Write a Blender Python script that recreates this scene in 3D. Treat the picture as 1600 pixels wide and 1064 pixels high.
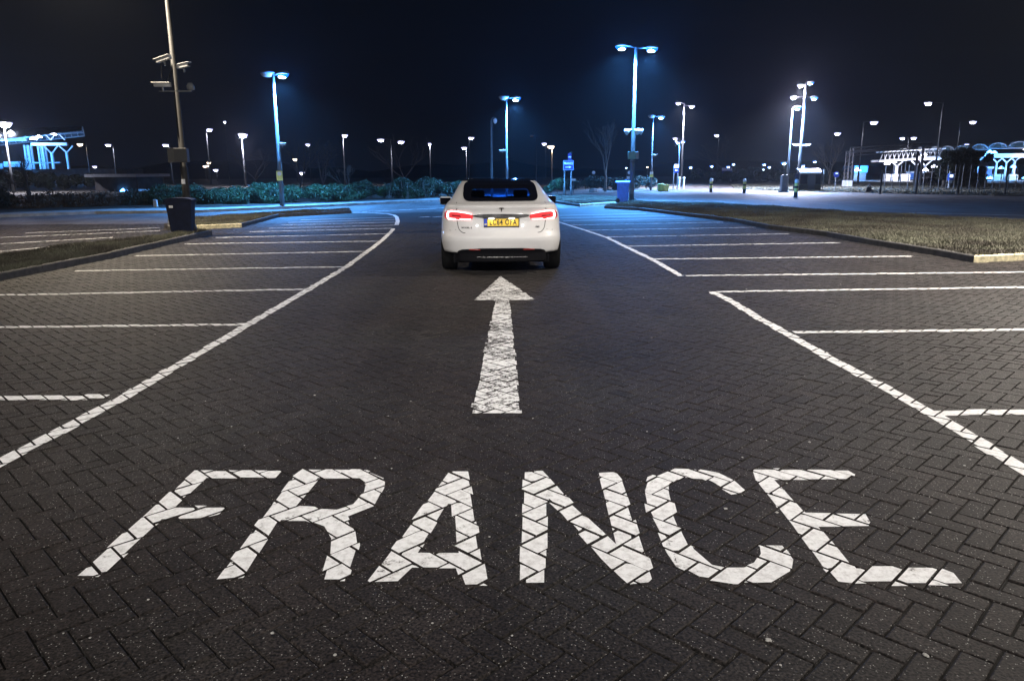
import bpy, bmesh, math, random
import numpy as np
from math import radians as R, sin, cos, pi, atan2, hypot, tan
from mathutils import Vector, Matrix
random.seed(7); rng = np.random.default_rng(7)
for o in list(bpy.data.objects): bpy.data.objects.remove(o)
S = bpy.context.scene; COL = S.collection

# ------------------------------------------------------------------ camera, sky, exposure
F, PITCH, ROLL, H = 1170.0, R(12.7), R(0.3), 1.56
cam = bpy.data.cameras.new('camera'); co = bpy.data.objects.new('camera', cam); COL.objects.link(co)
cam.lens = F/1600*36; cam.sensor_width = 36; cam.clip_end = 2000; cam.clip_start = 0.05
fw = Vector((0, cos(PITCH), -sin(PITCH))); rt0 = Vector((1, 0, 0)); up0 = rt0.cross(fw)
rt = rt0*cos(ROLL) + up0*(-sin(ROLL)); up = rt.cross(fw)
co.matrix_world = Matrix(((rt.x, up.x, -fw.x, 0), (rt.y, up.y, -fw.y, 0), (rt.z, up.z, -fw.z, H), (0, 0, 0, 1)))
S.camera = co
S.render.engine = 'CYCLES'
S.cycles.use_denoising = True
S.cycles.max_bounces = 6; S.cycles.diffuse_bounces = 2; S.cycles.glossy_bounces = 3; S.cycles.transmission_bounces = 4
S.cycles.volume_bounces = 0; S.cycles.transparent_max_bounces = 8; S.cycles.sample_clamp_indirect = 4
S.view_settings.view_transform = 'Standard'; S.view_settings.look = 'None'
S.view_settings.exposure = 0.0; S.view_settings.gamma = 1.0
W_ = bpy.data.worlds.new('World'); S.world = W_; W_.use_nodes = True
nt = W_.node_tree; bg = nt.nodes['Background']
tc = nt.nodes.new('ShaderNodeTexCoord'); sx = nt.nodes.new('ShaderNodeSeparateXYZ'); cr = nt.nodes.new('ShaderNodeValToRGB')
nt.links.new(tc.outputs['Generated'], sx.inputs[0]); nt.links.new(sx.outputs['Z'], cr.inputs[0]); nt.links.new(cr.outputs[0], bg.inputs[0])
cr.color_ramp.elements[0].color = (.0022, .0031, .0056, 1); cr.color_ramp.elements[0].position = 0.0
cr.color_ramp.elements[1].color = (.0013, .0018, .0034, 1); cr.color_ramp.elements[1].position = 0.5
bg.inputs[1].default_value = 1.0
HAZE = 0.00038

def ray(px, py):
    d = fw*F + rt*(px-800) + up*(532-py)
    return d
def G(px, py, z=0.0):
    d = ray(px, py); t = (z-H)/d.z
    return Vector((d.x*t, d.y*t, z))
def Wp(px, py, D):
    d = ray(px, py); t = D/d.y
    return Vector((d.x*t, D, H+d.z*t))

# ------------------------------------------------------------------ materials
MATS = {}
def mat(name, col, rough=.6, metal=0, emit=None, es=0, spec=.5, noise=0, nscale=8, bump=0, bscale=60, col2=None, coat=0):
    m = bpy.data.materials.new(name); m.use_nodes = True; n = m.node_tree; b = n.nodes['Principled BSDF']
    b.inputs['Base Color'].default_value = (*col, 1); b.inputs['Roughness'].default_value = rough
    b.inputs['Metallic'].default_value = metal; b.inputs['Specular IOR Level'].default_value = spec
    if coat: b.inputs['Coat Weight'].default_value = coat; b.inputs['Coat Roughness'].default_value = .04
    if emit: b.inputs['Emission Color'].default_value = (*emit, 1); b.inputs['Emission Strength'].default_value = es
    tcn = None
    if noise or bump:
        tcn = n.nodes.new('ShaderNodeTexCoord')
    if noise:
        nz = n.nodes.new('ShaderNodeTexNoise'); nz.inputs['Scale'].default_value = nscale; nz.inputs['Detail'].default_value = 6
        n.links.new(tcn.outputs['Object'], nz.inputs['Vector'])
        rp = n.nodes.new('ShaderNodeValToRGB'); n.links.new(nz.outputs[0], rp.inputs[0])
        c2 = col2 or tuple(c*(1-noise) for c in col)
        rp.color_ramp.elements[0].position = .35; rp.color_ramp.elements[1].position = .65
        rp.color_ramp.elements[0].color = (*c2, 1); rp.color_ramp.elements[1].color = (*[min(1, c*(1+noise*.5)) for c in col], 1)
        n.links.new(rp.outputs[0], b.inputs['Base Color'])
    if bump:
        nb = n.nodes.new('ShaderNodeTexNoise'); nb.inputs['Scale'].default_value = bscale; nb.inputs['Detail'].default_value = 5
        n.links.new(tcn.outputs['Object'], nb.inputs['Vector'])
        bp = n.nodes.new('ShaderNodeBump'); bp.inputs['Strength'].default_value = bump; bp.inputs['Distance'].default_value = .01
        n.links.new(nb.outputs[0], bp.inputs['Height']); n.links.new(bp.outputs[0], b.inputs['Normal'])
    MATS[name] = m
    return m
def emat(name, col, s):
    m = bpy.data.materials.new(name); m.use_nodes = True; n = m.node_tree
    for x in list(n.nodes): n.nodes.remove(x)
    o = n.nodes.new('ShaderNodeOutputMaterial'); e = n.nodes.new('ShaderNodeEmission')
    e.inputs[0].default_value = (*col, 1); e.inputs[1].default_value = s; n.links.new(e.outputs[0], o.inputs[0])
    MATS[name] = m; return m

def paving_mat(name, use_tone, base=(.0150, .0133, .0124)):
    m = bpy.data.materials.new(name); m.use_nodes = True; n = m.node_tree; b = n.nodes['Principled BSDF']; L = n.links.new
    geo = n.nodes.new('ShaderNodeNewGeometry')
    big = n.nodes.new('ShaderNodeTexNoise'); big.inputs['Scale'].default_value = .55; big.inputs['Detail'].default_value = 5
    mid = n.nodes.new('ShaderNodeTexNoise'); mid.inputs['Scale'].default_value = 22; mid.inputs['Detail'].default_value = 6; mid.inputs['Roughness'].default_value = .7
    fine = n.nodes.new('ShaderNodeTexNoise'); fine.inputs['Scale'].default_value = 95; fine.inputs['Detail'].default_value = 3
    vor = n.nodes.new('ShaderNodeTexVoronoi'); vor.inputs['Scale'].default_value = 120
    for t in (big, mid, fine, vor): L(geo.outputs['Position'], t.inputs['Vector'])
    def mr(src, a, b_, c, d):
        q = n.nodes.new('ShaderNodeMapRange'); L(src, q.inputs[0])
        for i, v in enumerate((a, b_, c, d)): q.inputs[i+1].default_value = v
        return q.outputs[0]
    def mul(a, b_):
        q = n.nodes.new('ShaderNodeMath'); q.operation = 'MULTIPLY'; L(a, q.inputs[0])
        if isinstance(b_, float): q.inputs[1].default_value = b_
        else: L(b_, q.inputs[1])
        return q.outputs[0]
    v = mul(mr(big.outputs[0], .3, .7, .72, 1.25), mr(mid.outputs[0], .3, .7, .6, 1.45))
    v = mul(v, mr(fine.outputs[0], .37, .65, .12, 2.3))
    mpg = n.nodes.new('ShaderNodeMapping'); mpg.inputs['Scale'].default_value = (2.4, .16, 1); L(geo.outputs['Position'], mpg.inputs[0])
    trk = n.nodes.new('ShaderNodeTexNoise'); trk.inputs['Scale'].default_value = 1; trk.inputs['Detail'].default_value = 4; L(mpg.outputs[0], trk.inputs['Vector'])
    oil = n.nodes.new('ShaderNodeTexVoronoi'); oil.inputs['Scale'].default_value = .42; oil.inputs['Randomness'].default_value = 1
    dst = n.nodes.new('ShaderNodeMix'); dst.data_type = 'VECTOR'; dst.inputs[0].default_value = .14; L(geo.outputs['Position'], dst.inputs[4]); L(mid.outputs['Color'], dst.inputs[5]); L(dst.outputs[1], oil.inputs['Vector'])
    v = mul(v, mr(trk.outputs[0], .32, .68, .74, 1.24)); v = mul(v, mr(oil.outputs['Distance'], .08, .26, .55, 1.0))
    if use_tone:
        at = n.nodes.new('ShaderNodeAttribute'); at.attribute_name = 'tone'; v = mul(v, at.outputs['Fac'])
    c = n.nodes.new('ShaderNodeMix'); c.data_type = 'RGBA'; c.blend_type = 'MULTIPLY'; c.inputs[0].default_value = 1
    hue = n.nodes.new('ShaderNodeMix'); hue.data_type = 'RGBA'
    L(mr(big.outputs[0], .42, .62, 0, 1), hue.inputs[0])
    hue.inputs[6].default_value = (base[0]*1.1, base[1]*.97, base[2]*.97, 1); hue.inputs[7].default_value = (*base, 1)
    comb = n.nodes.new('ShaderNodeCombineColor')
    for i in range(3): L(v, comb.inputs[i])
    L(hue.outputs[2], c.inputs[6]); L(comb.outputs[0], c.inputs[7])
    # pale aggregate grains, and glints of the paving put into the colour
    sp = n.nodes.new('ShaderNodeMix'); sp.data_type = 'RGBA'
    L(mr(vor.outputs['Distance'], .0, .17, 1, 0), sp.inputs[0]) ; L(c.outputs[2], sp.inputs[6])
    wn = n.nodes.new('ShaderNodeTexWhiteNoise'); L(vor.outputs['Position'], wn.inputs[0])
    g2 = n.nodes.new('ShaderNodeMath'); g2.operation = 'MULTIPLY'
    L(mr(vor.outputs['Distance'], .10, .36, 1, 0), g2.inputs[0]); L(mr(wn.outputs[0], .83, .90, 0, 1), g2.inputs[1])
    L(g2.outputs[0], sp.inputs[0]); sp.inputs[7].default_value = (.40, .385, .37, 1)
    L(sp.outputs[2], b.inputs['Base Color'])
    b.inputs['Roughness'].default_value = .68; b.inputs['Specular IOR Level'].default_value = .24
    bp = n.nodes.new('ShaderNodeBump'); bp.inputs['Strength'].default_value = .55; bp.inputs['Distance'].default_value = .004
    L(fine.outputs[0], bp.inputs['Height']); L(bp.outputs[0], b.inputs['Normal'])
    MATS[name] = m; return m
M_block = paving_mat('concrete_block', True)
M_far = paving_mat('block_paving_far', False, (.0160, .0145, .0137))
M_asph = paving_mat('asphalt', False, (.075, .075, .075))
M_bed = mat('jointing_sand', (.013, .012, .011), .95, noise=.7, nscale=9)

def paint_mat(name, worn):
    m = bpy.data.materials.new(name); m.use_nodes = True; n = m.node_tree; b = n.nodes['Principled BSDF']; L = n.links.new
    geo = n.nodes.new('ShaderNodeNewGeometry')
    a = n.nodes.new('ShaderNodeTexNoise'); a.inputs['Scale'].default_value = 2.6; a.inputs['Detail'].default_value = 9; a.inputs['Roughness'].default_value = .93
    d = n.nodes.new('ShaderNodeTexNoise'); d.inputs['Scale'].default_value = 26; d.inputs['Detail'].default_value = 8; d.inputs['Roughness'].default_value = .75
    for t in (a, d): L(geo.outputs['Position'], t.inputs['Vector'])
    r1 = n.nodes.new('ShaderNodeValToRGB'); L(d.outputs[0], r1.inputs[0])
    r1.color_ramp.elements[0].position = .34; r1.color_ramp.elements[0].color = (.55, .54, .53, 1)
    r1.color_ramp.elements[1].position = .55; r1.color_ramp.elements[1].color = (.84, .84, .84, 1)
    s = n.nodes.new('ShaderNodeMath'); s.operation = 'MULTIPLY_ADD'; L(d.outputs[0], s.inputs[0]); s.inputs[1].default_value = .55; L(a.outputs[0], s.inputs[2])
    q = n.nodes.new('ShaderNodeMapRange'); L(s.outputs[0], q.inputs[0]); q.inputs[1].default_value = worn; q.inputs[2].default_value = worn+.035
    q.inputs[3].default_value = 1; q.inputs[4].default_value = 0
    mx = n.nodes.new('ShaderNodeMix'); mx.data_type = 'RGBA'; L(q.outputs[0], mx.inputs[0]); L(r1.outputs[0], mx.inputs[6]); mx.inputs[7].default_value = (.06, .055, .05, 1)
    L(mx.outputs[2], b.inputs['Base Color']); b.inputs['Roughness'].default_value = .6; b.inputs['Specular IOR Level'].default_value = .35
    bp = n.nodes.new('ShaderNodeBump'); bp.inputs['Strength'].default_value = .25; bp.inputs['Distance'].default_value = .003
    L(d.outputs[0], bp.inputs['Height']); L(bp.outputs[0], b.inputs['Normal'])
    MATS[name] = m; return m
M_paint = paint_mat('road_paint', .625)
M_paint_worn = paint_mat('worn_road_paint', .725)

M_kerb = mat('kerb_concrete', (.06, .057, .053), .8, noise=.35, nscale=9, bump=.5, bscale=50)
M_kerby = mat('yellow_kerb', (.60, .54, .36), .7, noise=.4, nscale=14, bump=.4)
M_turf = mat('turf_soil', (.050, .050, .028), .95, noise=.5, nscale=3, bump=.8, bscale=30)
M_grass = mat('grass_blade', (.085, .085, .060), .85, noise=.7, nscale=.8, col2=(.052, .044, .034))
M_soil = mat('soil', (.035, .03, .022), .95, noise=.5, nscale=2, bump=.8, bscale=12)
M_pave = mat('pavement_concrete', (.22, .22, .21), .85, noise=.3, nscale=4, bump=.4)
M_steel = mat('galvanised_steel', (.10, .105, .11), .55, .3, noise=.25, nscale=5)
M_dkpole = mat('weathered_pole', (.012, .011, .010), .7, noise=.4, nscale=4)
M_black = mat('black_plastic', (.012, .012, .014), .5)
M_white = mat('white_metal', (.75, .75, .75), .4)
M_white2 = mat('off_white_panel', (.6, .6, .6), .6, noise=.2, nscale=3)
M_grey = mat('grey_metal', (.18, .19, .2), .5, noise=.2, nscale=6)
M_dark = mat('dark_metal', (.03, .032, .036), .6)
M_bluesign = mat('blue_sign', (.005, .014, .12), .4)
M_signwhite = mat('sign_white', (.8, .8, .8), .4)
M_yellow = mat('yellow_plastic', (.82, .74, .2), .5, noise=.2, nscale=5)
M_bluebin = mat('blue_plastic', (.03, .19, .85), .45, noise=.15, nscale=9)
M_navybin = mat('navy_plastic', (.008, .012, .032), .75, spec=.2, noise=.3, nscale=7)
M_leaf = mat('hedge_leaf', (.016, .044, .013), .6, noise=.8, nscale=2.3, col2=(.004, .013, .004))
M_leafdk = mat('evergreen_leaf', (.02, .03, .018), .7, noise=.5, nscale=1)
M_brown = mat('dry_hedge', (.075, .055, .035), .8, noise=.5, nscale=1.6)
M_bark = mat('bark', (.13, .115, .095), .9, noise=.4, nscale=6)
M_brick = mat('dark_wall', (.045, .04, .038), .9, noise=.4, nscale=2)

# ------------------------------------------------------------------ object helpers
def tag(o, label=None, cat=None, group=None, kind=None):
    if label: o['label'] = label
    if cat: o['category'] = cat
    if group: o['group'] = group
    if kind: o['kind'] = kind
    return o
def thing(name, label, cat, loc=(0, 0, 0), rz=0, group=None):
    o = bpy.data.objects.new(name, None); COL.objects.link(o); o.location = loc; o.rotation_euler = (0, 0, rz)
    o.empty_display_size = .2
    return tag(o, label, cat, group)
class MB:
    def __init__(s): s.v = []; s.f = []
    def add(s, vs, fs):
        k = len(s.v); s.v += [tuple(v) for v in vs]; s.f += [tuple(i+k for i in f) for f in fs]; return s
    def box(s, c, d, rz=0, taper=1.0):
        cx, cy, cz = c; dx, dy, dz = d[0]/2, d[1]/2, d[2]/2; vs = []
        for z, t in ((-dz, taper), (dz, 1.0)):
            for x, y in ((-dx, -dy), (dx, -dy), (dx, dy), (-dx, dy)):
                x *= t; y *= t
                vs.append((cx+x*cos(rz)-y*sin(rz), cy+x*sin(rz)+y*cos(rz), cz+z))
        return s.add(vs, [(3, 2, 1, 0), (4, 5, 6, 7), (0, 1, 5, 4), (1, 2, 6, 5), (2, 3, 7, 6), (3, 0, 4, 7)])
    def tube(s, pts, r, n=8, cap=True):
        pts = [Vector(p) for p in pts]; rs = r if isinstance(r, (list, tuple)) else [r]*len(pts); vs = []; fs = []
        ref = None
        for i, p in enumerate(pts):
            d = (pts[min(i+1, len(pts)-1)]-pts[max(i-1, 0)]).normalized()
            if ref is None: ref = Vector((0, 0, 1)) if abs(d.z) < .9 else Vector((1, 0, 0))
            a = d.cross(ref).normalized(); b = a.cross(d).normalized(); ref = b
            for k in range(n):
                t = 2*pi*k/n; vs.append(p+a*(cos(t)*rs[i])+b*(sin(t)*rs[i]))
        for i in range(len(pts)-1):
            for k in range(n):
                fs.append((i*n+k, i*n+(k+1) % n, (i+1)*n+(k+1) % n, (i+1)*n+k))
        if cap: fs += [tuple(range(n-1, -1, -1)), tuple((len(pts)-1)*n+k for k in range(n))]
        return s.add(vs, fs)
    def lathe(s, prof, c=(0, 0, 0), n=20, axis='z'):
        vs = []; fs = []
        for r, h in prof:
            for k in range(n):
                t = 2*pi*k/n
                vs.append((c[0]+r*cos(t), c[1]+r*sin(t), c[2]+h) if axis == 'z' else (c[0]+h, c[1]+r*cos(t), c[2]+r*sin(t)))
        for i in range(len(prof)-1):
            for k in range(n): fs.append((i*n+k, i*n+(k+1) % n, (i+1)*n+(k+1) % n, (i+1)*n+k))
        fs += [tuple(range(n-1, -1, -1)), tuple((len(prof)-1)*n+k for k in range(n))]
        return s.add(vs, fs)
    def prism(s, poly, z0, z1):
        n = len(poly); vs = [(p[0], p[1], z0) for p in poly]+[(p[0], p[1], z1) for p in poly]
        return s.add(vs, [tuple(range(n-1, -1, -1)), tuple(range(n, 2*n))]+[(i, (i+1) % n, n+(i+1) % n, n+i) for i in range(n)])
    def build(s, name, m, parent=None, smooth=False, loc=None, bevel=0):
        me = bpy.data.meshes.new(name); me.from_pydata(s.v, [], s.f); me.materials.append(m)
        bm = bmesh.new(); bm.from_mesh(me); bmesh.ops.recalc_face_normals(bm, faces=bm.faces); 
        if bevel: bmesh.ops.bevel(bm, geom=list(bm.edges), offset=bevel, segments=2, profile=.5, affect='EDGES')
        bm.to_mesh(me); bm.free()
        if smooth: me.shade_smooth()
        o = bpy.data.objects.new(name, me); COL.objects.link(o)
        if parent: o.parent = parent
        if loc is not None: o.location = loc
        return o
def mesh_np(name, V, Fc, m, parent=None, attrs=None):
    V = np.asarray(V, np.float32); Fc = np.asarray(Fc, np.int32); k = Fc.shape[1]
    me = bpy.data.meshes.new(name); me.vertices.add(len(V)); me.vertices.foreach_set('co', V.ravel())
    me.loops.add(Fc.size); me.loops.foreach_set('vertex_index', Fc.ravel())
    me.polygons.add(len(Fc)); me.polygons.foreach_set('loop_start', np.arange(0, Fc.size, k, dtype=np.int32))
    me.materials.append(m)
    for an, av in (attrs or {}).items():
        a = me.attributes.new(an, 'FLOAT', 'POINT'); a.data.foreach_set('value', np.asarray(av, np.float32))
    me.update(calc_edges=True); me.validate(); me.shade_flat()
    o = bpy.data.objects.new(name, me); COL.objects.link(o)
    if parent: o.parent = parent
    return o
def text_mb(txt, size, bold=0.0, width=1.0, spacing=1.0):
    cu = bpy.data.curves.new('lettering', 'FONT'); cu.body = txt; cu.size = size; cu.offset = bold; cu.align_x = 'CENTER'; cu.align_y = 'CENTER'
    cu.resolution_u = 3; cu.space_character = spacing
    ob = bpy.data.objects.new('lettering', cu); COL.objects.link(ob)
    dg = bpy.context.evaluated_depsgraph_get(); me = ob.evaluated_get(dg).to_mesh()
    mb = MB(); mb.v = [(v.co.x*width, 0, v.co.y) for v in me.vertices]; mb.f = [tuple(p.vertices) for p in me.polygons]
    ob.evaluated_get(dg).to_mesh_clear(); bpy.data.objects.remove(ob); bpy.data.curves.remove(cu)
    return mb
def flat_text(txt, size, m, parent, loc, bold=0, width=1.0, rz=0, thick=.004, spacing=1.0):
    mb = text_mb(txt, size, bold, width, spacing)
    me = bpy.data.meshes.new('lettering'); me.from_pydata(mb.v, [], mb.f); me.materials.append(m)
    bm = bmesh.new(); bm.from_mesh(me)
    r = bmesh.ops.extrude_face_region(bm, geom=list(bm.faces)); bmesh.ops.translate(bm, vec=(0, -thick, 0), verts=[g for g in r['geom'] if isinstance(g, bmesh.types.BMVert)])
    bmesh.ops.recalc_face_normals(bm, faces=bm.faces); bm.to_mesh(me); bm.free()
    o = bpy.data.objects.new('lettering', me); COL.objects.link(o); o.parent = parent; o.location = loc; o.rotation_euler = (0, 0, rz)
    return o
def inpoly(p, poly):
    x, y = p[0], p[1]; c = False; n = len(poly)
    for i in range(n):
        x1, y1 = poly[i][0], poly[i][1]; x2, y2 = poly[i-1][0], poly[i-1][1]
        if (y1 > y) != (y2 > y) and x < (x2-x1)*(y-y1)/(y2-y1)+x1: c = not c
    return c
def inpoly_np(X, Y, poly):
    c = np.zeros(len(X), bool); n = len(poly)
    for i in range(n):
        x1, y1 = poly[i][0], poly[i][1]; x2, y2 = poly[i-1][0], poly[i-1][1]
        if y1 == y2: continue
        k = ((y1 > Y) != (y2 > Y)) & (X < (x2-x1)*(Y-y1)/(y2-y1)+x1); c ^= k
    return c
def area2(P): return sum(P[i-1][0]*P[i][1]-P[i][0]*P[i-1][1] for i in range(len(P)))
def ccw(P): return list(P) if area2(P) > 0 else list(P)[::-1]
def inset(P, d):
    P = ccw(P); out = []; n = len(P)
    for i in range(n):
        a, b, c = Vector(P[i-1][:2]), Vector(P[i][:2]), Vector(P[(i+1) % n][:2])
        e1 = (b-a).normalized(); e2 = (c-b).normalized(); n1 = Vector((-e1.y, e1.x)); n2 = Vector((-e2.y, e2.x))
        k = n1+n2; k = k/max(.35, k.dot(n1)) if k.length > 1e-4 else n1
        out.append((b.x+k.x*d, b.y+k.y*d))
    return out
def clip(P, a, b):          # keep what lies left of a->b
    out = []; ex, ey = b[0]-a[0], b[1]-a[1]; n = len(P)
    def s(p): return ex*(p[1]-a[1])-ey*(p[0]-a[0])
    for i in range(n):
        p, q = P[i-1], P[i]; sp, sq = s(p), s(q)
        if sp >= 0 and sq >= 0: out.append(q)
        elif sp >= 0 > sq or sq >= 0 > sp:
            t = sp/(sp-sq); m_ = (p[0]+(q[0]-p[0])*t, p[1]+(q[1]-p[1])*t); out.append(m_)
            if sq >= 0: out.append(q)
    return out

# ------------------------------------------------------------------ islands (outlines used by the paving too)
def gl(pts, z=0): return [tuple(G(x, y, z))[:2] for x, y in pts]
a0 = G(0, 438.7); a1 = G(175, 403.7); a2 = G(332, 366.5)
ISL_A = [(a0.x-.1, 2.0), (a0.x, a0.y), (a1.x, a1.y), (a2.x, a2.y), (a2.x-.5, a2.y+.1), *gl([(250, 369.5), (118, 382.5), (0, 398.5)], .1), (-9.7, 2.0)]
ISL_B = gl([(262, 359.8), (298, 358.8), (378, 355.5), (436, 339.5), (549, 333.3), (549, 330.8), (436, 336.0), (345, 343.0), (262, 349.0)])
ISL_C = gl([(1521, 410.5), (1462, 399.2), (1350, 380.5), (1290, 369.2), (1200, 358), (1145, 347), (1074, 338.5), (998, 329.2), (944, 326)])
ISL_C = ISL_C + gl([(985, 318.5), (1100, 321.5), (1200, 326.5), (1400, 340.5), (1600, 352), (1760, 362)]) + gl([(1760, 400)])
ISL_D = gl([(860, 316.5), (906, 323.3), (996, 317.2), (960, 310.5), (865, 308.0)])

# ------------------------------------------------------------------ block paving
PW = .103; YMAX = 24.0
iu = np.arange(-420, 420); U, Vv = np.meshgrid(iu, iu, indexing='ij'); U = U.ravel(); Vv = Vv.ravel()
r2 = math.sqrt(.5)
def to_xy(u, v): return (u+v)*r2*PW, (u-v)*r2*PW
cls = (U-Vv) % 4
hm = cls == 0; vm = cls == 3
cu_ = np.concatenate([U[hm]+1.0, U[vm]+.5]); cv_ = np.concatenate([Vv[hm]+.5, Vv[vm]+1.0])
isH = np.concatenate([np.ones(hm.sum(), bool), np.zeros(vm.sum(), bool)])
BX, BY = to_xy(cu_, cv_); BX = BX + .03; BY = BY + .02
keep = (BY > 1.1) & (BY < YMAX) & (np.abs(BX) < .74*BY+4.6)
for isl in (ISL_A, ISL_B, ISL_C, ISL_D): keep &= ~inpoly_np(BX, BY, isl)
BX, BY, isH = BX[keep], BY[keep], isH[keep]; NB = len(BX)
BZ = rng.normal(0, .0012, NB); TA = rng.normal(0, .009, NB); TB = rng.normal(0, .009, NB); BT = np.clip(rng.normal(1, .13, NB), .65, 1.5)
e1 = np.array([r2, r2]); e2 = np.array([r2, -r2])              # directions of u and v on the ground
# half sizes along e1/e2
gap = .0050
ha = np.where(isH, PW-gap/2, PW/2-gap/2); hb = np.where(isH, PW/2-gap/2, PW-gap/2)
ha = ha - rng.uniform(0, .0012, NB); hb = hb - rng.uniform(0, .0012, NB)
dist = np.hypot(BX, BY)
vis = (np.abs(BX) < .70*(BY+.25)+.05) & (BY > 1.95)
order = np.argsort(np.where(vis, dist, 1e9)); near = order[:300]; rest = np.setdiff1d(np.arange(NB), near)
paving = MB().add([(-70, -30, -.0085), (70, -30, -.0085), (70, YMAX+.3, -.0085), (-70, YMAX+.3, -.0085)], [(0, 1, 2, 3)]).build('car_park_paving', M_bed)
tag(paving, 'dark herringbone block paving of the car park', kind='structure')
def block_arrays(idx):
    n = len(idx); c = 0.0030
    A, B = ha[idx], hb[idx]; out = np.zeros((n, 8, 3))
    for k, (sa, sb) in enumerate(((-1, -1), (1, -1), (1, 1), (-1, 1))):
        for lvl, ins, z in ((0, c, 0.0), (4, 0.0, -.010)):
            pa = sa*(A-ins); pb = sb*(B-ins)
            out[:, lvl+k, 0] = BX[idx]+pa*e1[0]+pb*e2[0]; out[:, lvl+k, 1] = BY[idx]+pa*e1[1]+pb*e2[1]; out[:, lvl+k, 2] = BZ[idx]+z+pa*TA[idx]+pb*TB[idx]
    return out
fq = np.array([(3, 2, 1, 0), (0, 1, 5, 4), (1, 2, 6, 5), (2, 3, 7, 6), (3, 0, 4, 7)])
bl = block_arrays(rest)
pb_ = mesh_np('paving_blocks', bl.reshape(-1, 3), (fq[None]+np.arange(len(rest))[:, None, None]*8).reshape(-1, 4), M_block, paving, {'tone': np.repeat(BT[rest], 8)})
pb_['kind'] = 'stuff'
vars_ = []
for k in range(8):
    c = .0036; A, B = PW-gap/2-.0006, PW/2-gap/2-.0006; vs = []
    for ins, z in ((c*1.6, 0), (c*.5, -.0016), (0, -.010)):
        vs += [(sa*(A-ins), sb*(B-ins), z) for sa, sb in ((-1, -1), (1, -1), (1, 1), (-1, 1))]
    fs = [(0, 1, 2, 3)]+[(l*4+4+i, l*4+4+(i+1) % 4, l*4+(i+1) % 4, l*4+i) for l in (0, 1) for i in range(4)]
    me = bpy.data.meshes.new('paving_block'); me.from_pydata(vs, [], fs); me.materials.append(M_block)
    a = me.attributes.new('tone', 'FLOAT', 'POINT'); a.data.foreach_set('value', [float(random.gauss(1, .13))]*len(vs))
    vars_.append(me)
for i in near:
    o = bpy.data.objects.new('paving_block', random.choice(vars_)); COL.objects.link(o); o.parent = paving
    o.location = (BX[i], BY[i], BZ[i]); o.rotation_euler = (-TB[i], -TA[i], R(45)) if isH[i] else (TA[i], -TB[i], R(-45))

# ------------------------------------------------------------------ painted markings, cut by the joints
BR = np.maximum(ha, hb)
def paint(name, pieces, m, parent=None, dz=.0016, label=None):
    mb = MB()
    for P in pieces:
        P = ccw([(p[0], p[1]) for p in P]); xs = [p[0] for p in P]; ys = [p[1] for p in P]
        if max(ys) > YMAX-.15:
            Q = clip(P, (0, YMAX-.15), (-1, YMAX-.15)) if False else clip(P, (1, YMAX-.15), (2, YMAX-.15))
            if len(Q) > 2: mb.add([(x, y, .0018+dz*.5) for x, y in Q], [tuple(range(len(Q)))])
        if min(ys) < YMAX:
            near_ = np.nonzero((BX > min(xs)-.15) & (BX < max(xs)+.15) & (BY > min(ys)-.15) & (BY < max(ys)+.15) & (BY < YMAX-.05))[0]
            for i in near_:
                rs = random.Random(int(i)); jx, jy = rs.gauss(0, .006), rs.gauss(0, .006); sh = rs.choice((.0012, .002, .003, .005))
                Q = [(x+jx, y+jy) for x, y in P]; A, B = ha[i]-sh, hb[i]-sh
                cs = [(BX[i]+sa*A*e1[0]+sb*B*e2[0], BY[i]+sa*A*e1[1]+sb*B*e2[1]) for sa, sb in ((-1, -1), (1, -1), (1, 1), (-1, 1))]
                cs = ccw(cs)
                for k in range(4):
                    Q = clip(Q, cs[k], cs[(k+1) % 4])
                    if len(Q) < 3: break
                if len(Q) >= 3 and rs.random() < .4 and min(ys) < 9:      # a chipped corner
                    k = rs.randrange(4); c0, p0_, n0 = Vector(cs[k]), Vector(cs[k-1]), Vector(cs[(k+1) % 4]); a_ = c0+(p0_-c0).normalized()*rs.uniform(.005, .02); b_ = c0+(n0-c0).normalized()*rs.uniform(.005, .02)
                    Q = clip(Q, tuple(a_), tuple(b_))
                if len(Q) >= 3 and abs(area2(Q)) > 2e-5:
                    z = BZ[i]+dz+.0008; mb.add([(x, y, z+((x-BX[i])*e1[0]+(y-BY[i])*e1[1])*TA[i]+((x-BX[i])*e2[0]+(y-BY[i])*e2[1])*TB[i]) for x, y in Q], [tuple(range(len(Q)))])
    o = mb.build(name, m, parent)
    if not parent: tag(o, label, kind='structure')
    return o
def crop(pts, ox, oy, s): return [tuple(G(ox+x/s, oy+y/s))[:2] for x, y in pts]
LET = {}
c1 = (100, 700, 2.924); c2 = (560, 700, 2.924); c3 = (1000, 700, 2.6667)
LET['F'] = (c1, [[(65, 583), (175, 583), (455, 320), (379, 300)], [(379, 300), (455, 320), (515, 268), (437, 248)], [(437, 248), (515, 268), (655, 137), (600, 104), (540, 155)],
    [(600, 104), (655, 137), (965, 137), (995, 104)], [(455, 320), (660, 315), (700, 305), (738, 270), (515, 268)]])
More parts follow.
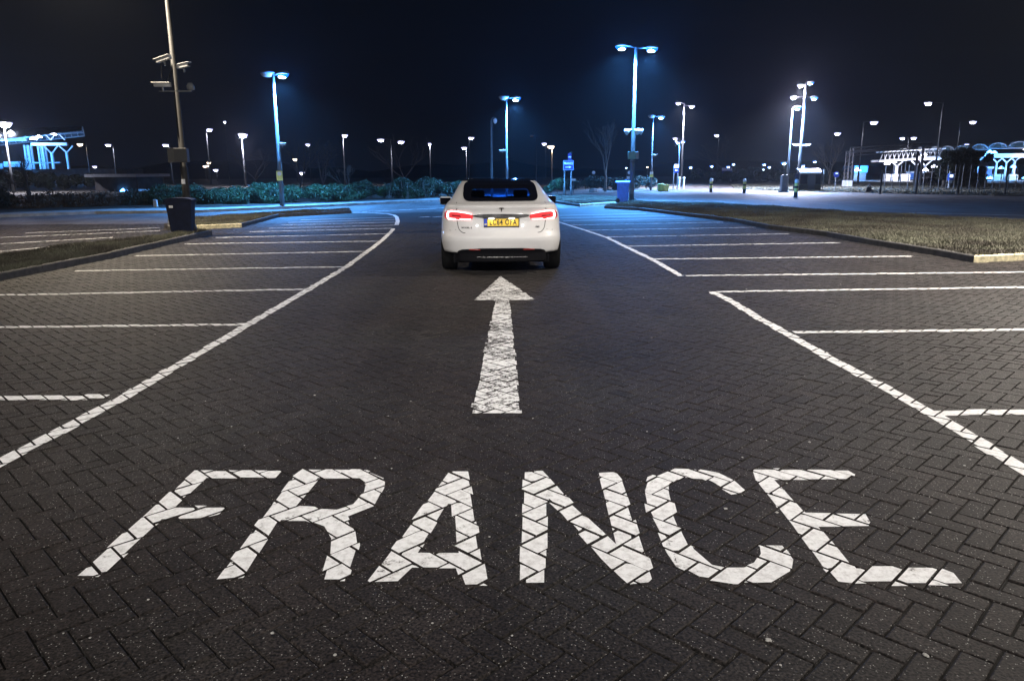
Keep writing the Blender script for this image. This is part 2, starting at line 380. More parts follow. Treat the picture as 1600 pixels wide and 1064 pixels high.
LET['R'] = (c1, [[(700, 600), (830, 585), (990, 333), (882, 355)], [(882, 355), (990, 333), (1060, 268), (946, 270)], [(946, 270), (1060, 268), (1165, 140), (1095, 98), (1050, 130)],
    [(1095, 98), (1165, 140), (1340, 140), (1380, 100)], [(1380, 100), (1340, 140), (1375, 165), (1462, 135)], [(1462, 135), (1375, 165), (1365, 210), (1462, 185)],
    [(1462, 185), (1365, 210), (1325, 255), (1420, 265)], [(1420, 265), (1325, 255), (1245, 280), (1290, 318)], [(990, 333), (1110, 333), (1245, 280), (1060, 268)],
    [(1110, 333), (1185, 360), (1290, 318), (1245, 280)], [(1185, 360), (1215, 410), (1325, 385), (1290, 318)], [(1215, 410), (1210, 480), (1335, 450), (1325, 385)], [(1210, 480), (1172, 605), (1285, 605), (1335, 450)]])
LET['A'] = (c2, [[(415, 108), (495, 108), (520, 235), (430, 255), (410, 255), (324, 230)], [(324, 230), (410, 255), (270, 483), (136, 483)], [(136, 483), (270, 483), (240, 550), (86, 550)],
    [(86, 550), (240, 550), (175, 612), (65, 616), (45, 605)], [(430, 255), (520, 235), (560, 483), (445, 483)], [(445, 483), (560, 483), (573, 550), (455, 550)],
    [(455, 550), (573, 550), (585, 620), (480, 620)], [(270, 483), (445, 483), (455, 550), (240, 550)]])
LET['N'] = (c2, [[(749, 232), (860, 232), (860, 618), (738, 618)], [(755, 110), (848, 107), (872, 132), (860, 232), (749, 232)], [(872, 132), (975, 255), (930, 295), (860, 232)],
    [(975, 255), (1110, 375), (1020, 400), (930, 295)], [(1110, 375), (1172, 436), (1110, 505), (1020, 400)], [(1095, 112), (1172, 108), (1200, 140), (1297, 436), (1172, 436)],
    [(1172, 436), (1297, 436), (1350, 600), (1335, 615), (1235, 626), (1195, 590), (1110, 505)]])
cs_o = [(445, 182), (395, 138), (325, 105), (230, 88), (130, 88), (35, 128), (18, 178), (35, 265), (75, 345), (110, 430), (155, 495), (245, 545), (390, 568), (555, 566), (632, 520), (640, 470), (595, 412)]
cs_i = [(380, 192), (300, 143), (265, 128), (200, 126), (150, 128), (118, 152), (125, 195), (150, 285), (180, 355), (215, 422), (290, 487), (350, 500), (430, 500), (485, 478), (505, 445), (500, 415), (490, 410)]
LET['C'] = (c3, [t for k in range(len(cs_o)-1) for t in ([cs_o[k], cs_i[k], cs_o[k+1]], [cs_i[k], cs_i[k+1], cs_o[k+1]])])
LET['E'] = (c3, [[(470, 90), (860, 92), (888, 108), (880, 130), (560, 132), (485, 135)], [(485, 135), (560, 132), (690, 275), (598, 277)], [(598, 277), (690, 275), (745, 327), (637, 327)],
    [(637, 327), (745, 327), (885, 503), (762, 503)], [(762, 503), (885, 503), (900, 568), (810, 558)], [(885, 503), (1265, 505), (1315, 525), (1350, 568), (900, 568)], [(690, 275), (945, 278), (965, 312), (955, 326), (745, 327)]])
word = bpy.data.objects.new('road_lettering', None); COL.objects.link(word); word.location = G(800, 830)
tag(word, 'word FRANCE painted large in white capitals across the lane', kind='structure')
for k in 'FRANCE'[:]:
    cc, ps = LET[k]
    o = paint('letter', [crop(P, *cc) for P in ps], M_paint, word); o.matrix_parent_inverse = Matrix.Translation(-word.location)
ac = (650, 420, 4.093)
arrow_p = [[(540, 48), (372, 202), (508, 203), (598, 202), (760, 198)]]
for k in range(6):
    t0, t1 = k/6, (k+1)/6
    q = lambda t: ((508-150*t, 203+719*t), (598+74*t, 202+723*t))
    arrow_p.append([q(t0)[0], q(t0)[1], q(t1)[1], q(t1)[0]])
paint('arrow_marking', [crop(P, *ac) for P in arrow_p], M_paint_worn, dz=.0016, label='long worn white arrow painted on the lane behind the car')
def strip(px, w):
    P = [G(x, y) for x, y in px]; P = [Vector((p.x, p.y)) for p in P]; Ls = []; n = len(P)
    for i in range(n):
        d = (P[min(i+1, n-1)]-P[max(i-1, 0)]).normalized(); nn = Vector((-d.y, d.x))*w/2; Ls.append((P[i]+nn, P[i]-nn))
    return [[tuple(Ls[i][0]), tuple(Ls[i][1]), tuple(Ls[i+1][1]), tuple(Ls[i+1][0])] for i in range(n-1)]
paint('edge_marking', strip([(-390, 931), (-140, 798), (0, 723.5), (188, 624), (291, 563.8), (405, 497.5), (482.5, 452.5), (541, 417.5), (575, 392.5), (595, 377.5), (608.7, 365), (615, 357.5)], .105), M_paint, dz=.0026, label='long white line edging the left bays of the lane')
paint('edge_marking', strip([(619.5, 352), (621.5, 346), (620, 339.5), (616, 336.5), (606, 334.6), (587, 333.4), (550, 332.8)], .13), M_paint, dz=.0026, label='curled white line end where the left bays meet the road')
paint('edge_marking', strip([(1945, 934), (1740, 815), (1600, 734), (1507, 676.5), (1457, 647.5), (1403, 616.5), (1300, 561.7), (1188, 498.5), (1145, 472.4), (1112, 456)], .105), M_paint, dz=.0026, label='white line edging the nearer right bays')
paint('edge_marking', strip([(1064, 431.5), (1019, 405.5), (980, 387), (948.5, 371.5), (917, 361), (880, 349.5), (866, 345)], .105), M_paint, dz=.0026, label='white line edging the farther right bays beside the car')
bays = [([(-500, 627.5), (165, 620.5)], 'first'), ([(-500, 517), (388, 507)], 'second'), ([(-500, 471), (478, 452)], 'third'), ([(117, 423.5), (540, 417)], 'fourth'), ([(212, 400), (572, 393)], 'fifth'),
        ([(288, 381.5), (593, 377)], 'sixth'), ([(337, 371.5), (606, 365.5)], 'seventh'), ([(390, 362.5), (613, 357)], 'eighth'), ([(420, 357), (616, 352)], 'ninth'), ([(440, 352), (617, 347.5)], 'tenth'), ([(450, 348), (617, 343.5)], 'eleventh'), ([(470, 344), (616, 340)], 'twelfth')]
for P, nm in bays:
    paint('bay_marking', strip(P, .1 if P[1][1] > 356 else .085), M_paint, dz=.0012, label=f'{nm} white bay line from the camera along the left bays')
bays = [([(1466, 646), (2100, 633)], 'first'), ([(1240, 519.3), (2100, 509.5)], 'second'), ([(1120, 456), (2100, 441.3)], 'third'), ([(1072, 431), (2000, 421)], 'fourth'), ([(1022, 405), (1425, 400.5)], 'fifth'),
        ([(979, 385), (1313, 379.5)], 'sixth'), ([(949, 370.5), (1233, 365.5)], 'seventh'), ([(917, 360), (1180, 355.5)], 'eighth'), ([(890, 352), (1130, 347.5)], 'ninth'), ([(880, 345.5), (1070, 341.5)], 'tenth'), ([(876, 341), (1040, 337.5)], 'eleventh'), ([(874, 337), (1010, 334)], 'twelfth')]
for P, nm in bays:
    paint('bay_marking', strip(P, .1 if P[1][1] > 356 else .085), M_paint, dz=.0012, label=f'{nm} white bay line from the camera along the right bays')

# ------------------------------------------------------------------ ground, roads, islands
def sheet(name, pts, z, m, label=None, kind='structure'):
    n = len(pts); o = MB().add([(p[0], p[1], z) for p in ccw(pts)], [tuple(range(n))]).build(name, m)
    return tag(o, label, kind=kind)
sheet('ground', [(-900, -300), (900, -300), (900, 1200), (-900, 1200)], -.06, M_soil, 'dark ground reaching the horizon')
sheet('road', [(-160, YMAX-.5), (160, YMAX-.5), (200, 260), (-200, 260)], -.0062, M_asph, 'asphalt road crossing behind the car park')
fp = [(-60, YMAX-.6)]+[tuple(G(x, y))[:2] for x, y in ((0, 357), (142, 355), (262, 349.5), (436, 337.5), (549, 332.5), (620, 333), (700, 331), (860, 327), (944, 322), (990, 321), (1100, 323), (1300, 334), (1600, 352))]
fp += [(60, YMAX-.6)]
sheet('bay_paving', fp, -.0028, M_far, 'block paving of the farther bays')
def lane(name, px, w, label):
    mb = MB()
    for q in strip(px, w): mb.add([(x, y, .006) for x, y in q], [(0, 1, 2, 3)])
    return tag(mb.build(name, M_paint_worn), label, kind='structure')
lane('road_marking', [(553, 332), (600, 330), (640, 328), (690, 325.5), (715, 324)], .14, 'wavy white line along the road left of the car')
lane('road_marking', [(655, 340), (671, 339)], .16, 'short white dash on the road, farther from the car')
lane('road_marking', [(676, 339.6), (700, 338.4)], .16, 'short white dash on the road beside the car mirror')
for i, (pa, pb2) in enumerate([((-40, 384), (176, 371.5)), ((-40, 373.5), (250, 361)), ((-40, 397), (112, 383)), ((40, 364.5), (250, 356.5))]):
    lane('bay_marking', [pa, pb2], .075, ['white bay line behind the left grass strip, second nearest', 'white bay line behind the left grass strip, third nearest', 'white bay line touching the left grass strip', 'white bay line beside the road kerb behind the bin'][i])
lane('road_marking', [(1420, 333), (1600, 337)], .12, 'faint line on the dark road beyond the right verge')

def blades(poly, n, hmin, hmax, z, m, name='grass', label=None, w=.012, parent=None):
    xs = [p[0] for p in poly]; ys = [p[1] for p in poly]
    X = rng.uniform(min(xs), max(xs), n*3); Y = rng.uniform(min(ys), max(ys), n*3); k = inpoly_np(X, Y, poly) & (rng.uniform(0, 1, n*3) < .35+.65*(np.sin(X*3.1+2*np.sin(Y*1.9))*np.sin(Y*2.7+1.7*np.sin(X*2.3)) > -.35)); X, Y = X[k][:n], Y[k][:n]; n = len(X)
    t = rng.uniform(0, 2*pi, n); h = rng.uniform(hmin, hmax, n)*(.6+.8*np.clip(.5+.5*np.sin(X*2.1+1.3*np.sin(Y*1.7))*np.cos(Y*1.3), 0, 1)); ln = rng.normal(0, .5, (n, 2))*h[:, None]
    V = np.zeros((n, 3, 3)); ww = w*rng.uniform(.7, 1.5, n)
    V[:, 0] = np.stack([X-np.cos(t)*ww, Y-np.sin(t)*ww, np.full(n, z-.005)], 1); V[:, 1] = np.stack([X+np.cos(t)*ww, Y+np.sin(t)*ww, np.full(n, z-.005)], 1)
    V[:, 2] = np.stack([X+ln[:, 0], Y+ln[:, 1], z+h], 1)
    return tag(mesh_np(name, V.reshape(-1, 3), np.arange(n*3).reshape(-1, 3), m), label, kind='stuff')
def island(P, lab, ngrass, hz=.115, yellow=None, hg=(.025, .085), gw=.012):
    P = ccw(P); Q = inset(P, .13); n = len(P); Qb = inset(P, .012)
    kb = bpy.data.objects.new('kerb', None); COL.objects.link(kb); kb.location = (P[0][0], P[0][1], 0); tag(kb, 'run of concrete kerb stones round the '+lab, kind='structure')
    for i in range(n):
        j = (i+1) % n; A, B, Aq, Bq, Ab, Bb = [Vector((q[0], q[1])) for q in (P[i], P[j], Q[i], Q[j], Qb[i], Qb[j])]; ln = (B-A).length; k = max(1, round(ln/.915)); g_ = .004/max(ln, .3)
        for q in range(k):
            t0, t1 = q/k+(g_ if q else 0), (q+1)/k-(g_ if q < k-1 else 0); dz = random.gauss(0, .003); mb = MB(); sec = []
            for t in (t0, t1):
                o_, c_, i_ = A.lerp(B, t), Ab.lerp(Bb, t), Aq.lerp(Bq, t)
                sec.append([(o_.x, o_.y, -.02), (o_.x, o_.y, hz-.015+dz), (c_.x, c_.y, hz+dz), (i_.x, i_.y, hz+dz), (i_.x, i_.y, -.02)])
            mb.v = [(x-P[0][0], y-P[0][1], z) for r_ in sec for x, y, z in r_]; mb.f = [(m_, (m_+1) % 5, 5+(m_+1) % 5, 5+m_) for m_ in range(5)]+[(4, 3, 2, 1, 0), (5, 6, 7, 8, 9)]
            o = mb.build('kerb_stone', M_kerby if yellow and i in yellow else M_kerb, kb)
            if yellow and i in yellow: o['label'] = 'kerb stone painted pale yellow'
    sheet('turf', Q, hz-.012, M_turf, 'soil under the '+lab)
    blades(inset(P, .07), ngrass, hg[0], hg[1], hz-.012, M_grass, 'grass', 'short rough grass on the '+lab, gw)
def edge_index(P, a, b):
    P = ccw(P); best = None
    for i in range(len(P)):
        m_ = ((P[i][0]+P[(i+1) % len(P)][0])/2-(a[0]+b[0])/2)**2+((P[i][1]+P[(i+1) % len(P)][1])/2-(a[1]+b[1])/2)**2
        if best is None or m_ < best[0]: best = (m_, i)
    return best[1]
island(ISL_A, 'grass strip left of the near bays', 90000, gw=.010)
island(ISL_B, 'grass island between left bays and road', 40000, yellow={edge_index(ISL_B, *gl([(298, 358.8), (378, 355.5)]))}, gw=.013)
island(ISL_C, 'wide grass verge right of the bays', 230000, yellow={edge_index(ISL_C, *gl([(1521, 410.5), (1760, 400)]))}, gw=.013)
island(ISL_D, 'small grass island by the blue bin', 30000, yellow={edge_index(ISL_D, *gl([(906, 323.3), (996, 317.2)]))}, gw=.016)
# far pavement and verges
pf = gl([(-300, 356), (0, 340), (150, 334.5), (300, 333), (480, 325), (690, 315), (735, 312.5)])
pk = [(x+.0, y+2.3) for x, y in pf]
sheetp = MB()
for i in range(len(pf)-1):
    sheetp.add([(*pf[i], -.01), (*pf[i+1], -.01), (*pf[i+1], .11), (*pf[i], .11), (*pk[i+1], .11), (*pk[i], .11)], [(0, 1, 2, 3), (3, 2, 4, 5)])
tag(sheetp.build('pavement', M_pave), 'raised kerbed pavement along the far side of the road', kind='structure')
sheet('hedge_bed', pk+[(pk[-1][0]+2, pk[-1][1]+45), (-90, 110), (-90, pk[0][1])], .108, M_soil, 'bare soil bed under the hedge')
verge = gl([(1150, 296), (1225, 299), (1350, 302), (1700, 309), (1700, 290), (1225, 284), (1140, 289)])
sheet('verge', verge, .03, M_turf, 'soil of the verge beyond the right road')
blades(verge, 90000, .03, .09, .03, M_grass, 'grass', 'rough grass on the verge beyond the right road', .03)
sheet('footway', gl([(862, 304), (950, 301.5), (1010, 298.5), (1060, 296), (1060, 291.5), (950, 295), (862, 300)]), .02, M_pave, 'pale footway beyond the road by the blue direction sign')
spl = MB()
for k in range(150):
    y = random.uniform(2.1, 11); x = random.uniform(-.68, .68)*y; r = random.uniform(.002, .006)*(1 if random.random() < .93 else 1.8)
    spl.lathe([(r*.9, 0), (r, r*.25), (r*.6, r*.55)], (x, y, .0012), 6)
for px, py, r in ((1134, 795, .012), (1201, 1000, .015), (1447, 1024, .013), (1214, 801, .010)):
    p = G(px, py); k0 = len(spl.v); spl.lathe([(r, 0), (r*.85, .002), (r*.4, .003)], (p.x, p.y, .0015), 11)
    for q in range(11):
        f_ = random.uniform(.55, 1.15)
        for l_ in (0, 1): v_ = spl.v[k0+l_*11+q]; spl.v[k0+l_*11+q] = (p.x+(v_[0]-p.x)*f_, p.y+(v_[1]-p.y)*f_, v_[2])
tag(spl.build('litter', mat('pale_grit', (.36, .35, .33), .8)), 'pale grit and gum spots scattered on the paving', kind='stuff')

# ------------------------------------------------------------------ lamp posts
BLUE = (.085, .37, 1.0); COOL = (.80, .82, 1.0); WARM = (1.0, .80, .58); NEUT = (1.0, .95, .90)
EM = {}
GLOW = .035; RIMC = {BLUE: (.05, .28, 1.0), COOL: (.78, .72, 1.0)}
CORE = {BLUE: (.55, .8, 1.0)}; RIM = {BLUE: (.01, .16, 1.0), COOL: (.5, .5, 1.0)}; RS = {BLUE: 2.6, COOL: 3.5, WARM: 5}
PK = {BLUE: 5.6, COOL: 3.0}
def lens_mat(c, s):
    k = (c, s)
    if k not in EM: EM[k] = emat('lamp_lens', c, s)
    return EM[k]
def head(post, at, toward, col, on, size, power, es):
    """a cobra lamp head with its lens; the light sits just under the lens"""
    hx, hy, hz = at; d = Vector((toward[0], toward[1], 0)).normalized(); a = atan2(d.y, d.x)
    mb = MB(); L_, w, h = .62*size, .3*size, .13*size; n = 12; rings = []
    for (t, s) in ((-.5, .35), (-.35, .7), (-.1, .95), (.15, 1), (.38, .8), (.5, .3)):
        rings.append([(t*L_, s*w/2*cos(2*pi*k/n), (max(0, sin(2*pi*k/n))*h*s + min(0, sin(2*pi*k/n))*.02*size)) for k in range(n)])
    vs = [p for r_ in rings for p in r_]; fs = [(i*n+k, i*n+(k+1) % n, (i+1)*n+(k+1) % n, (i+1)*n+k) for i in range(len(rings)-1) for k in range(n)]
    fs += [tuple(range(n-1, -1, -1)), tuple((len(rings)-1)*n+k for k in range(n))]
    mb.add(vs, fs); o = mb.build('lamp_head', M_grey, post, True); o.location = (hx, hy, hz); o.rotation_euler = (0, 0, a)
    lm = MB(); ring = [(.46*L_*cos(2*pi*k/14)+.02*size, .46*w*sin(2*pi*k/14)) for k in range(14)]
    vs = [(x, y, -.018*size) for x, y in ring]+[(x*.8, y*.8, -.12*size) for x, y in ring]+[(x*.4, y*.4, -.17*size) for x, y in ring]
    lm.add(vs, [(i, (i+1) % 14, 14+(i+1) % 14, 14+i) for i in range(14)]+[(14+i, 14+(i+1) % 14, 28+(i+1) % 14, 28+i) for i in range(14)]+[tuple(range(28, 42))])
    if on:
        bk = MB(); bk.lathe([(.165*size, -.03*size), (.155*size, -.13*size), (.10*size, -.18*size), (.02*size, -.195*size)], (0, 0, 0), 12); b_ = bk.build('bulb', lens_mat(CORE.get(col, col), es), o); b_.scale = (1.25, .75, 1)
    lm.build('lens', lens_mat(RIM.get(col, col), RS.get(col, 8)) if on else MATS.get('dull_lens') or mat('dull_lens', (.35, .22, .16), .3), o)
    if on and power:
        li = bpy.data.lights.new('lamp_light', 'SPOT'); li.energy = power*PK.get(col, 1)*(1 if power > 400 else .6); li.color = col; li.spot_size = R(158); li.spot_blend = .95; li.shadow_soft_size = .12
        lo = bpy.data.objects.new('lamp_light', li); COL.objects.link(lo); lo.parent = post; lo.location = (hx, hy, hz-.24*size)
        if col in PK and power > 400:                                           # extra point light added for a halo round the lamp
            lp = bpy.data.lights.new('halo_light', 'POINT'); lp.energy = li.energy*(GLOW if es < 100 else GLOW*5); lp.color = RIMC[col]; lp.shadow_soft_size = .1
            lq = bpy.data.objects.new('halo_light', lp); COL.objects.link(lq); lq.parent = post; lq.location = (hx, hy-.12*size, hz-.26*size)
def post_at(label, D, pole, heads, group='street lamps', r=.075, m=None, base_z=0.0, size=1.0, name='street_lamp', arm=True, coll=True):
    """pole = a pixel on the pole; heads = [(px, py, colour, on, power, strength)]; everything stands at distance D"""
    pp = Wp(pole[0], pole[1], D); hs = [(Wp(h[0], h[1], D),)+tuple(h[2:]) for h in heads]
    top = max(h[0].z for h in hs)-.05
    t = thing(name, label, 'street lamp', (pp.x, D, base_z), 0, group)
    far = D > 75; n = 6 if far else 12
    mb = MB(); mb.tube([(0, 0, 0), (0, 0, top*.33), (0, 0, top*.34), (0, 0, top-base_z)], [r*1.25, r*1.2, r, r*.6], n); mb.build('pole', m or M_steel, t, True)
    if not far: MB().box((0, -r*1.2, .75), (r*1.1, .02, .5)).build('hatch', m or M_steel, t)
    for hp, col, on, pw, es in hs:
        x, z = hp.x-pp.x, hp.z-base_z
        if abs(x) > .12 and arm:
            MB().tube([(0, 0, top-base_z-.05), (x*.4, 0, z), (x-.2*size*np.sign(x), 0, z+.02)], r*.4, 6).build('arm', m or M_steel, t, True)
        head(t, (x, 0, z), (np.sign(x) if abs(x) > .05 else 0, -.2 if abs(x) > .05 else -1), col, on, size, pw, es)
    return t
def cctv(t, x, y, z, ang, tilt=-.15, L_=.42, m=None):
    o = MB().box((0, 0, 0), (L_, .10, .085)).box((.03, 0, .056), (L_*1.12, .13, .02)).build('camera_housing', m or M_white2, t, bevel=.01)
    o.location = (x, y, z); o.rotation_euler = (0, -tilt, ang)
    MB().lathe([(.032, 0), (.032, .03)], (L_/2+.001, 0, 0), 10, 'x').build('lens', M_black, o)
    MB().tube([(0, 0, -.044), (0, 0, -.15)], .025, 6).build('bracket', M_grey, o)

# the three lamps that light the near bays: two of them just outside the picture, one behind the camera
def aim(t, target, cone):
    for o in [c for c in t.children if c.type == 'LIGHT']:
        d = Vector(target)-(t.location+o.location); o.rotation_mode = 'QUATERNION'; o.rotation_quaternion = d.to_track_quat('-Z', 'Y'); o.data.spot_size = R(cone); o.data.spot_blend = 1.0
def light_post(label, x, y, h, heads, pw, col, bz=0.0, m=None, r=.076):
    t = thing('street_lamp', label, 'street lamp', (x, y, bz), 0, 'lamps over the near bays')
    MB().tube([(0, 0, 0), (0, 0, 1.6), (0, 0, 1.62), (0, 0, h)], [r*1.25, r*1.2, r, r*.6], 14).build('pole', m or M_dkpole, t, True)
    for dx, dy, on, p_ in heads:
        MB().tube([(0, 0, h-.06), (dx*.5, dy*.5, h+.06), (dx*.92, dy*.92, h+.08)], .035, 6).build('arm', m or M_dkpole, t, True)
        head(t, (dx, dy, h+.06), (dx, dy), col, on, 1.1, p_, 60)
    return t
PB = Wp(291, 300, 19.3); PX = PB.x
tp = light_post('tall camera pole beside the dark bin with two surveillance cameras', PX, 19.3, 7.7, [(-2.0, -.3, True, 7200), (.9, .1, False, 0)], 0, (1.0, .86, .66), .1)
z1 = Wp(270, 98, 19.3).z-.1; z2 = Wp(275, 142, 19.3).z-.1
cctv(tp, -.18, -.12, z1+.06, R(160), -.2, .42); cctv(tp, .28, -.12, z1-.10, R(-20), .12, .34)
MB().tube([(-.05, -.05, z1-.2), (-.2, -.06, z1-.5), (-.3, -.06, z1-.35), (-.28, -.06, z1+.0)], .012, 5).build('cable', M_black, tp)
cctv(tp, -.28, -.1, z2+.12, R(182), 0, .40)
MB().tube([(-.4, -.05, z2-.02), (.4, -.05, z2-.02)], .018, 6).build('cross_arm', M_grey, tp)
MB().lathe([(.05, 0), (.09, .02), (.09, .1), (.05, .17)], (.38, -.05, z2), 12).build('dome_camera', M_grey, tp, True)
MB().box((.02, -.12, Wp(283, 243, 19.3).z-.1), (.34, .16, .34)).build('equipment_box', M_dark, tp, bevel=.015)
MB().box((-.24, -.06, Wp(275, 243, 19.3).z-.1), (.2, .05, .36)).build('notice_plate', M_dark, tp)
MB().box((.0, -.112, Wp(288, 284, 19.3).z-.1), (.09, .01, .12)).build('sticker', M_signwhite, tp)
light_post('tall lamp post over the bays on the right', 12.6, 12.0, 8.0, [(-1.6, 0, True, 14500), (1.6, 0, False, 0)], 0, (1.0, .91, .80))
aim(light_post('tall lamp post behind the lane on the left', -7.2, -9.0, 8.0, [(1.6, 1.0, True, 13200)], 0, NEUT), (.2, 12.5, .4), 51)
aim(light_post('tall lamp post behind the lane on the right', 7.6, -8.4, 8.0, [(-1.6, .8, True, 13200)], 0, NEUT), (-.2, 12.5, .4), 51)

BS, WS = 26, 30
t = post_at('blue lit lamp post standing in front of the hedge', 34.0, (434, 220), [(441, 116, BLUE, True, 3600, BS), (418, 115, WARM, False, 0, 0)], r=.085, base_z=.11, size=1.0)
zc = Wp(438, 226, 34).z-.11; cctv(t, .22, -.1, zc, R(-20), 0, .3, M_white)
zc = Wp(438, 275, 34).z-.11
sg = MB().box((.0, -.11, zc), (.27, .012, .42)).build('warning_notice', M_yellow, t); MB().lathe([(.09, 0), (.09, .005)], (0, 0, 0), 16).build('emblem', M_signwhite, sg); sg.children[0].rotation_euler = (R(90), 0, 0); sg.children[0].location = (0, -.117, zc+.09)
t = post_at('blue lit lamp post rising behind the car roof', 47.0, (791.5, 220), [(806, 153.5, BLUE, True, 5200, BS), (787, 152.5, WARM, False, 0, 0)], r=.075)
zc = Wp(790, 236, 47).z; cctv(t, -.25, -.1, zc, R(170), .0, .36, M_white)
t = thing('camera_post', 'white post with hooked dome camera behind the car roof', 'camera post', (Wp(768, 240, 44).x, 44, 0))
zt = Wp(768, 184, 44).z
MB().tube([(0, 0, 0), (0, 0, zt-.25), (.03, 0, zt-.08), (.12, 0, zt), (.22, 0, zt-.02), (.22, 0, zt-.1)], [.08, .06, .05, .04, .04, .04], 10).build('pole', M_steel, t, True)
MB().lathe([(.05, .1), (.1, .05), (.11, -.06), (.07, -.15), (.02, -.18)], (.22, 0, zt-.16), 14).build('dome_camera', M_white, t, True)
t = post_at('tall twin headed lamp post beside the blue wheelie bin', 37.0, (990, 200), [(971, 72.5, BLUE, True, 3800, BS), (1018, 75.5, BLUE, True, 3800, BS)], r=.095, size=1.0)
zc = Wp(989, 203, 37).z
for dx, an in ((-.28, R(205)), (.12, R(-70)), (.26, R(-25))):
    o = MB().lathe([(.04, 0), (.05, .1), (.15, .3), (.16, .31)], (0, 0, 0), 14, 'x').build('horn_speaker', M_white, t, True); o.location = (dx*.4, -.1, zc); o.rotation_euler = (0, R(20), an)
zc = Wp(988, 243, 37).z
MB().box((-.06, -.1, zc), (.36, .18, .36)).build('equipment_box', mat('green_box', (.10, .22, .16), .5), t, bevel=.02); MB().box((.2, -.06, zc), (.14, .2, .34)).build('junction_box', M_grey, t, bevel=.02)
for k, zz in enumerate((1.7, 1.95, 2.25)): MB().tube([(0, 0, zz), (0, 0, zz+.05)], .115, 12).build('strap', M_dark, t)
post_at('slim lamp post with yellow notice behind the blue bin', 62.0, (1019, 230), [(1033, 182.5, BLUE, True, 3200, BS), (1018, 181.5, WARM, False, 0, 0)], r=.07)
t = [o for o in COL.objects if o.get('label', '').startswith('slim lamp post')][0]
zc = Wp(1018.5, 273, 62).z; MB().box((0, -.1, zc-.1), (.28, .02, .22)).build('warning_notice', M_yellow, t); MB().box((0, -.1, zc+.12), (.28, .02, .2)).build('notice', M_signwhite, t)
zc = Wp(1020, 243, 62).z; cctv(t, .15, -.1, zc, R(-30), 0, .4, M_white)
post_at('twin lamp post with pale heads behind the parking sign', 76.0, (1067, 220), [(1060, 161, COOL, True, 3000, WS), (1081, 166, COOL, True, 2000, WS)], r=.09)
post_at('shorter lamp post with one white and two blue heads', 88.0, (1061.5, 240), [(1055, 216, COOL, True, 500, WS), (1059, 222.5, BLUE, True, 500, BS), (1067, 221, BLUE, True, 0, BS)], r=.08)
post_at('blue lit lamp post beside the metal cabinet', 61.0, (1234, 230), [(1246, 168.5, BLUE, True, 3000, BS)], r=.085)
t = post_at('lamp post with the brightest white head near the kiosk', 62.5, (1252, 220), [(1251, 133, COOL, True, 13000, 60), (1266, 129, BLUE, True, 0, BS)], r=.10)
zc = Wp(1250, 227, 62.5).z; cctv(t, -.42, -.1, zc, R(180), 0, .45, M_white); cctv(t, .38, -.1, zc, R(-10), .1, .6, M_white)
post_at('broad lamp post with a white and a blue head by the kiosk', 61.2, (1251, 240), [(1240, 152, COOL, True, 10500, 50), (1272, 153, BLUE, True, 2500, BS)], r=.10, m=M_dkpole)
post_at('very bright lamp post by the left frame edge', 60.0, (14, 250), [(8, 192, COOL, True, 2500, 200)], r=.08, size=2.0)
post_at('bright white lamp post rising above the hedge', 82.0, (380.5, 250), [(379, 210, COOL, True, 2200, 160)], r=.08, size=1.9)
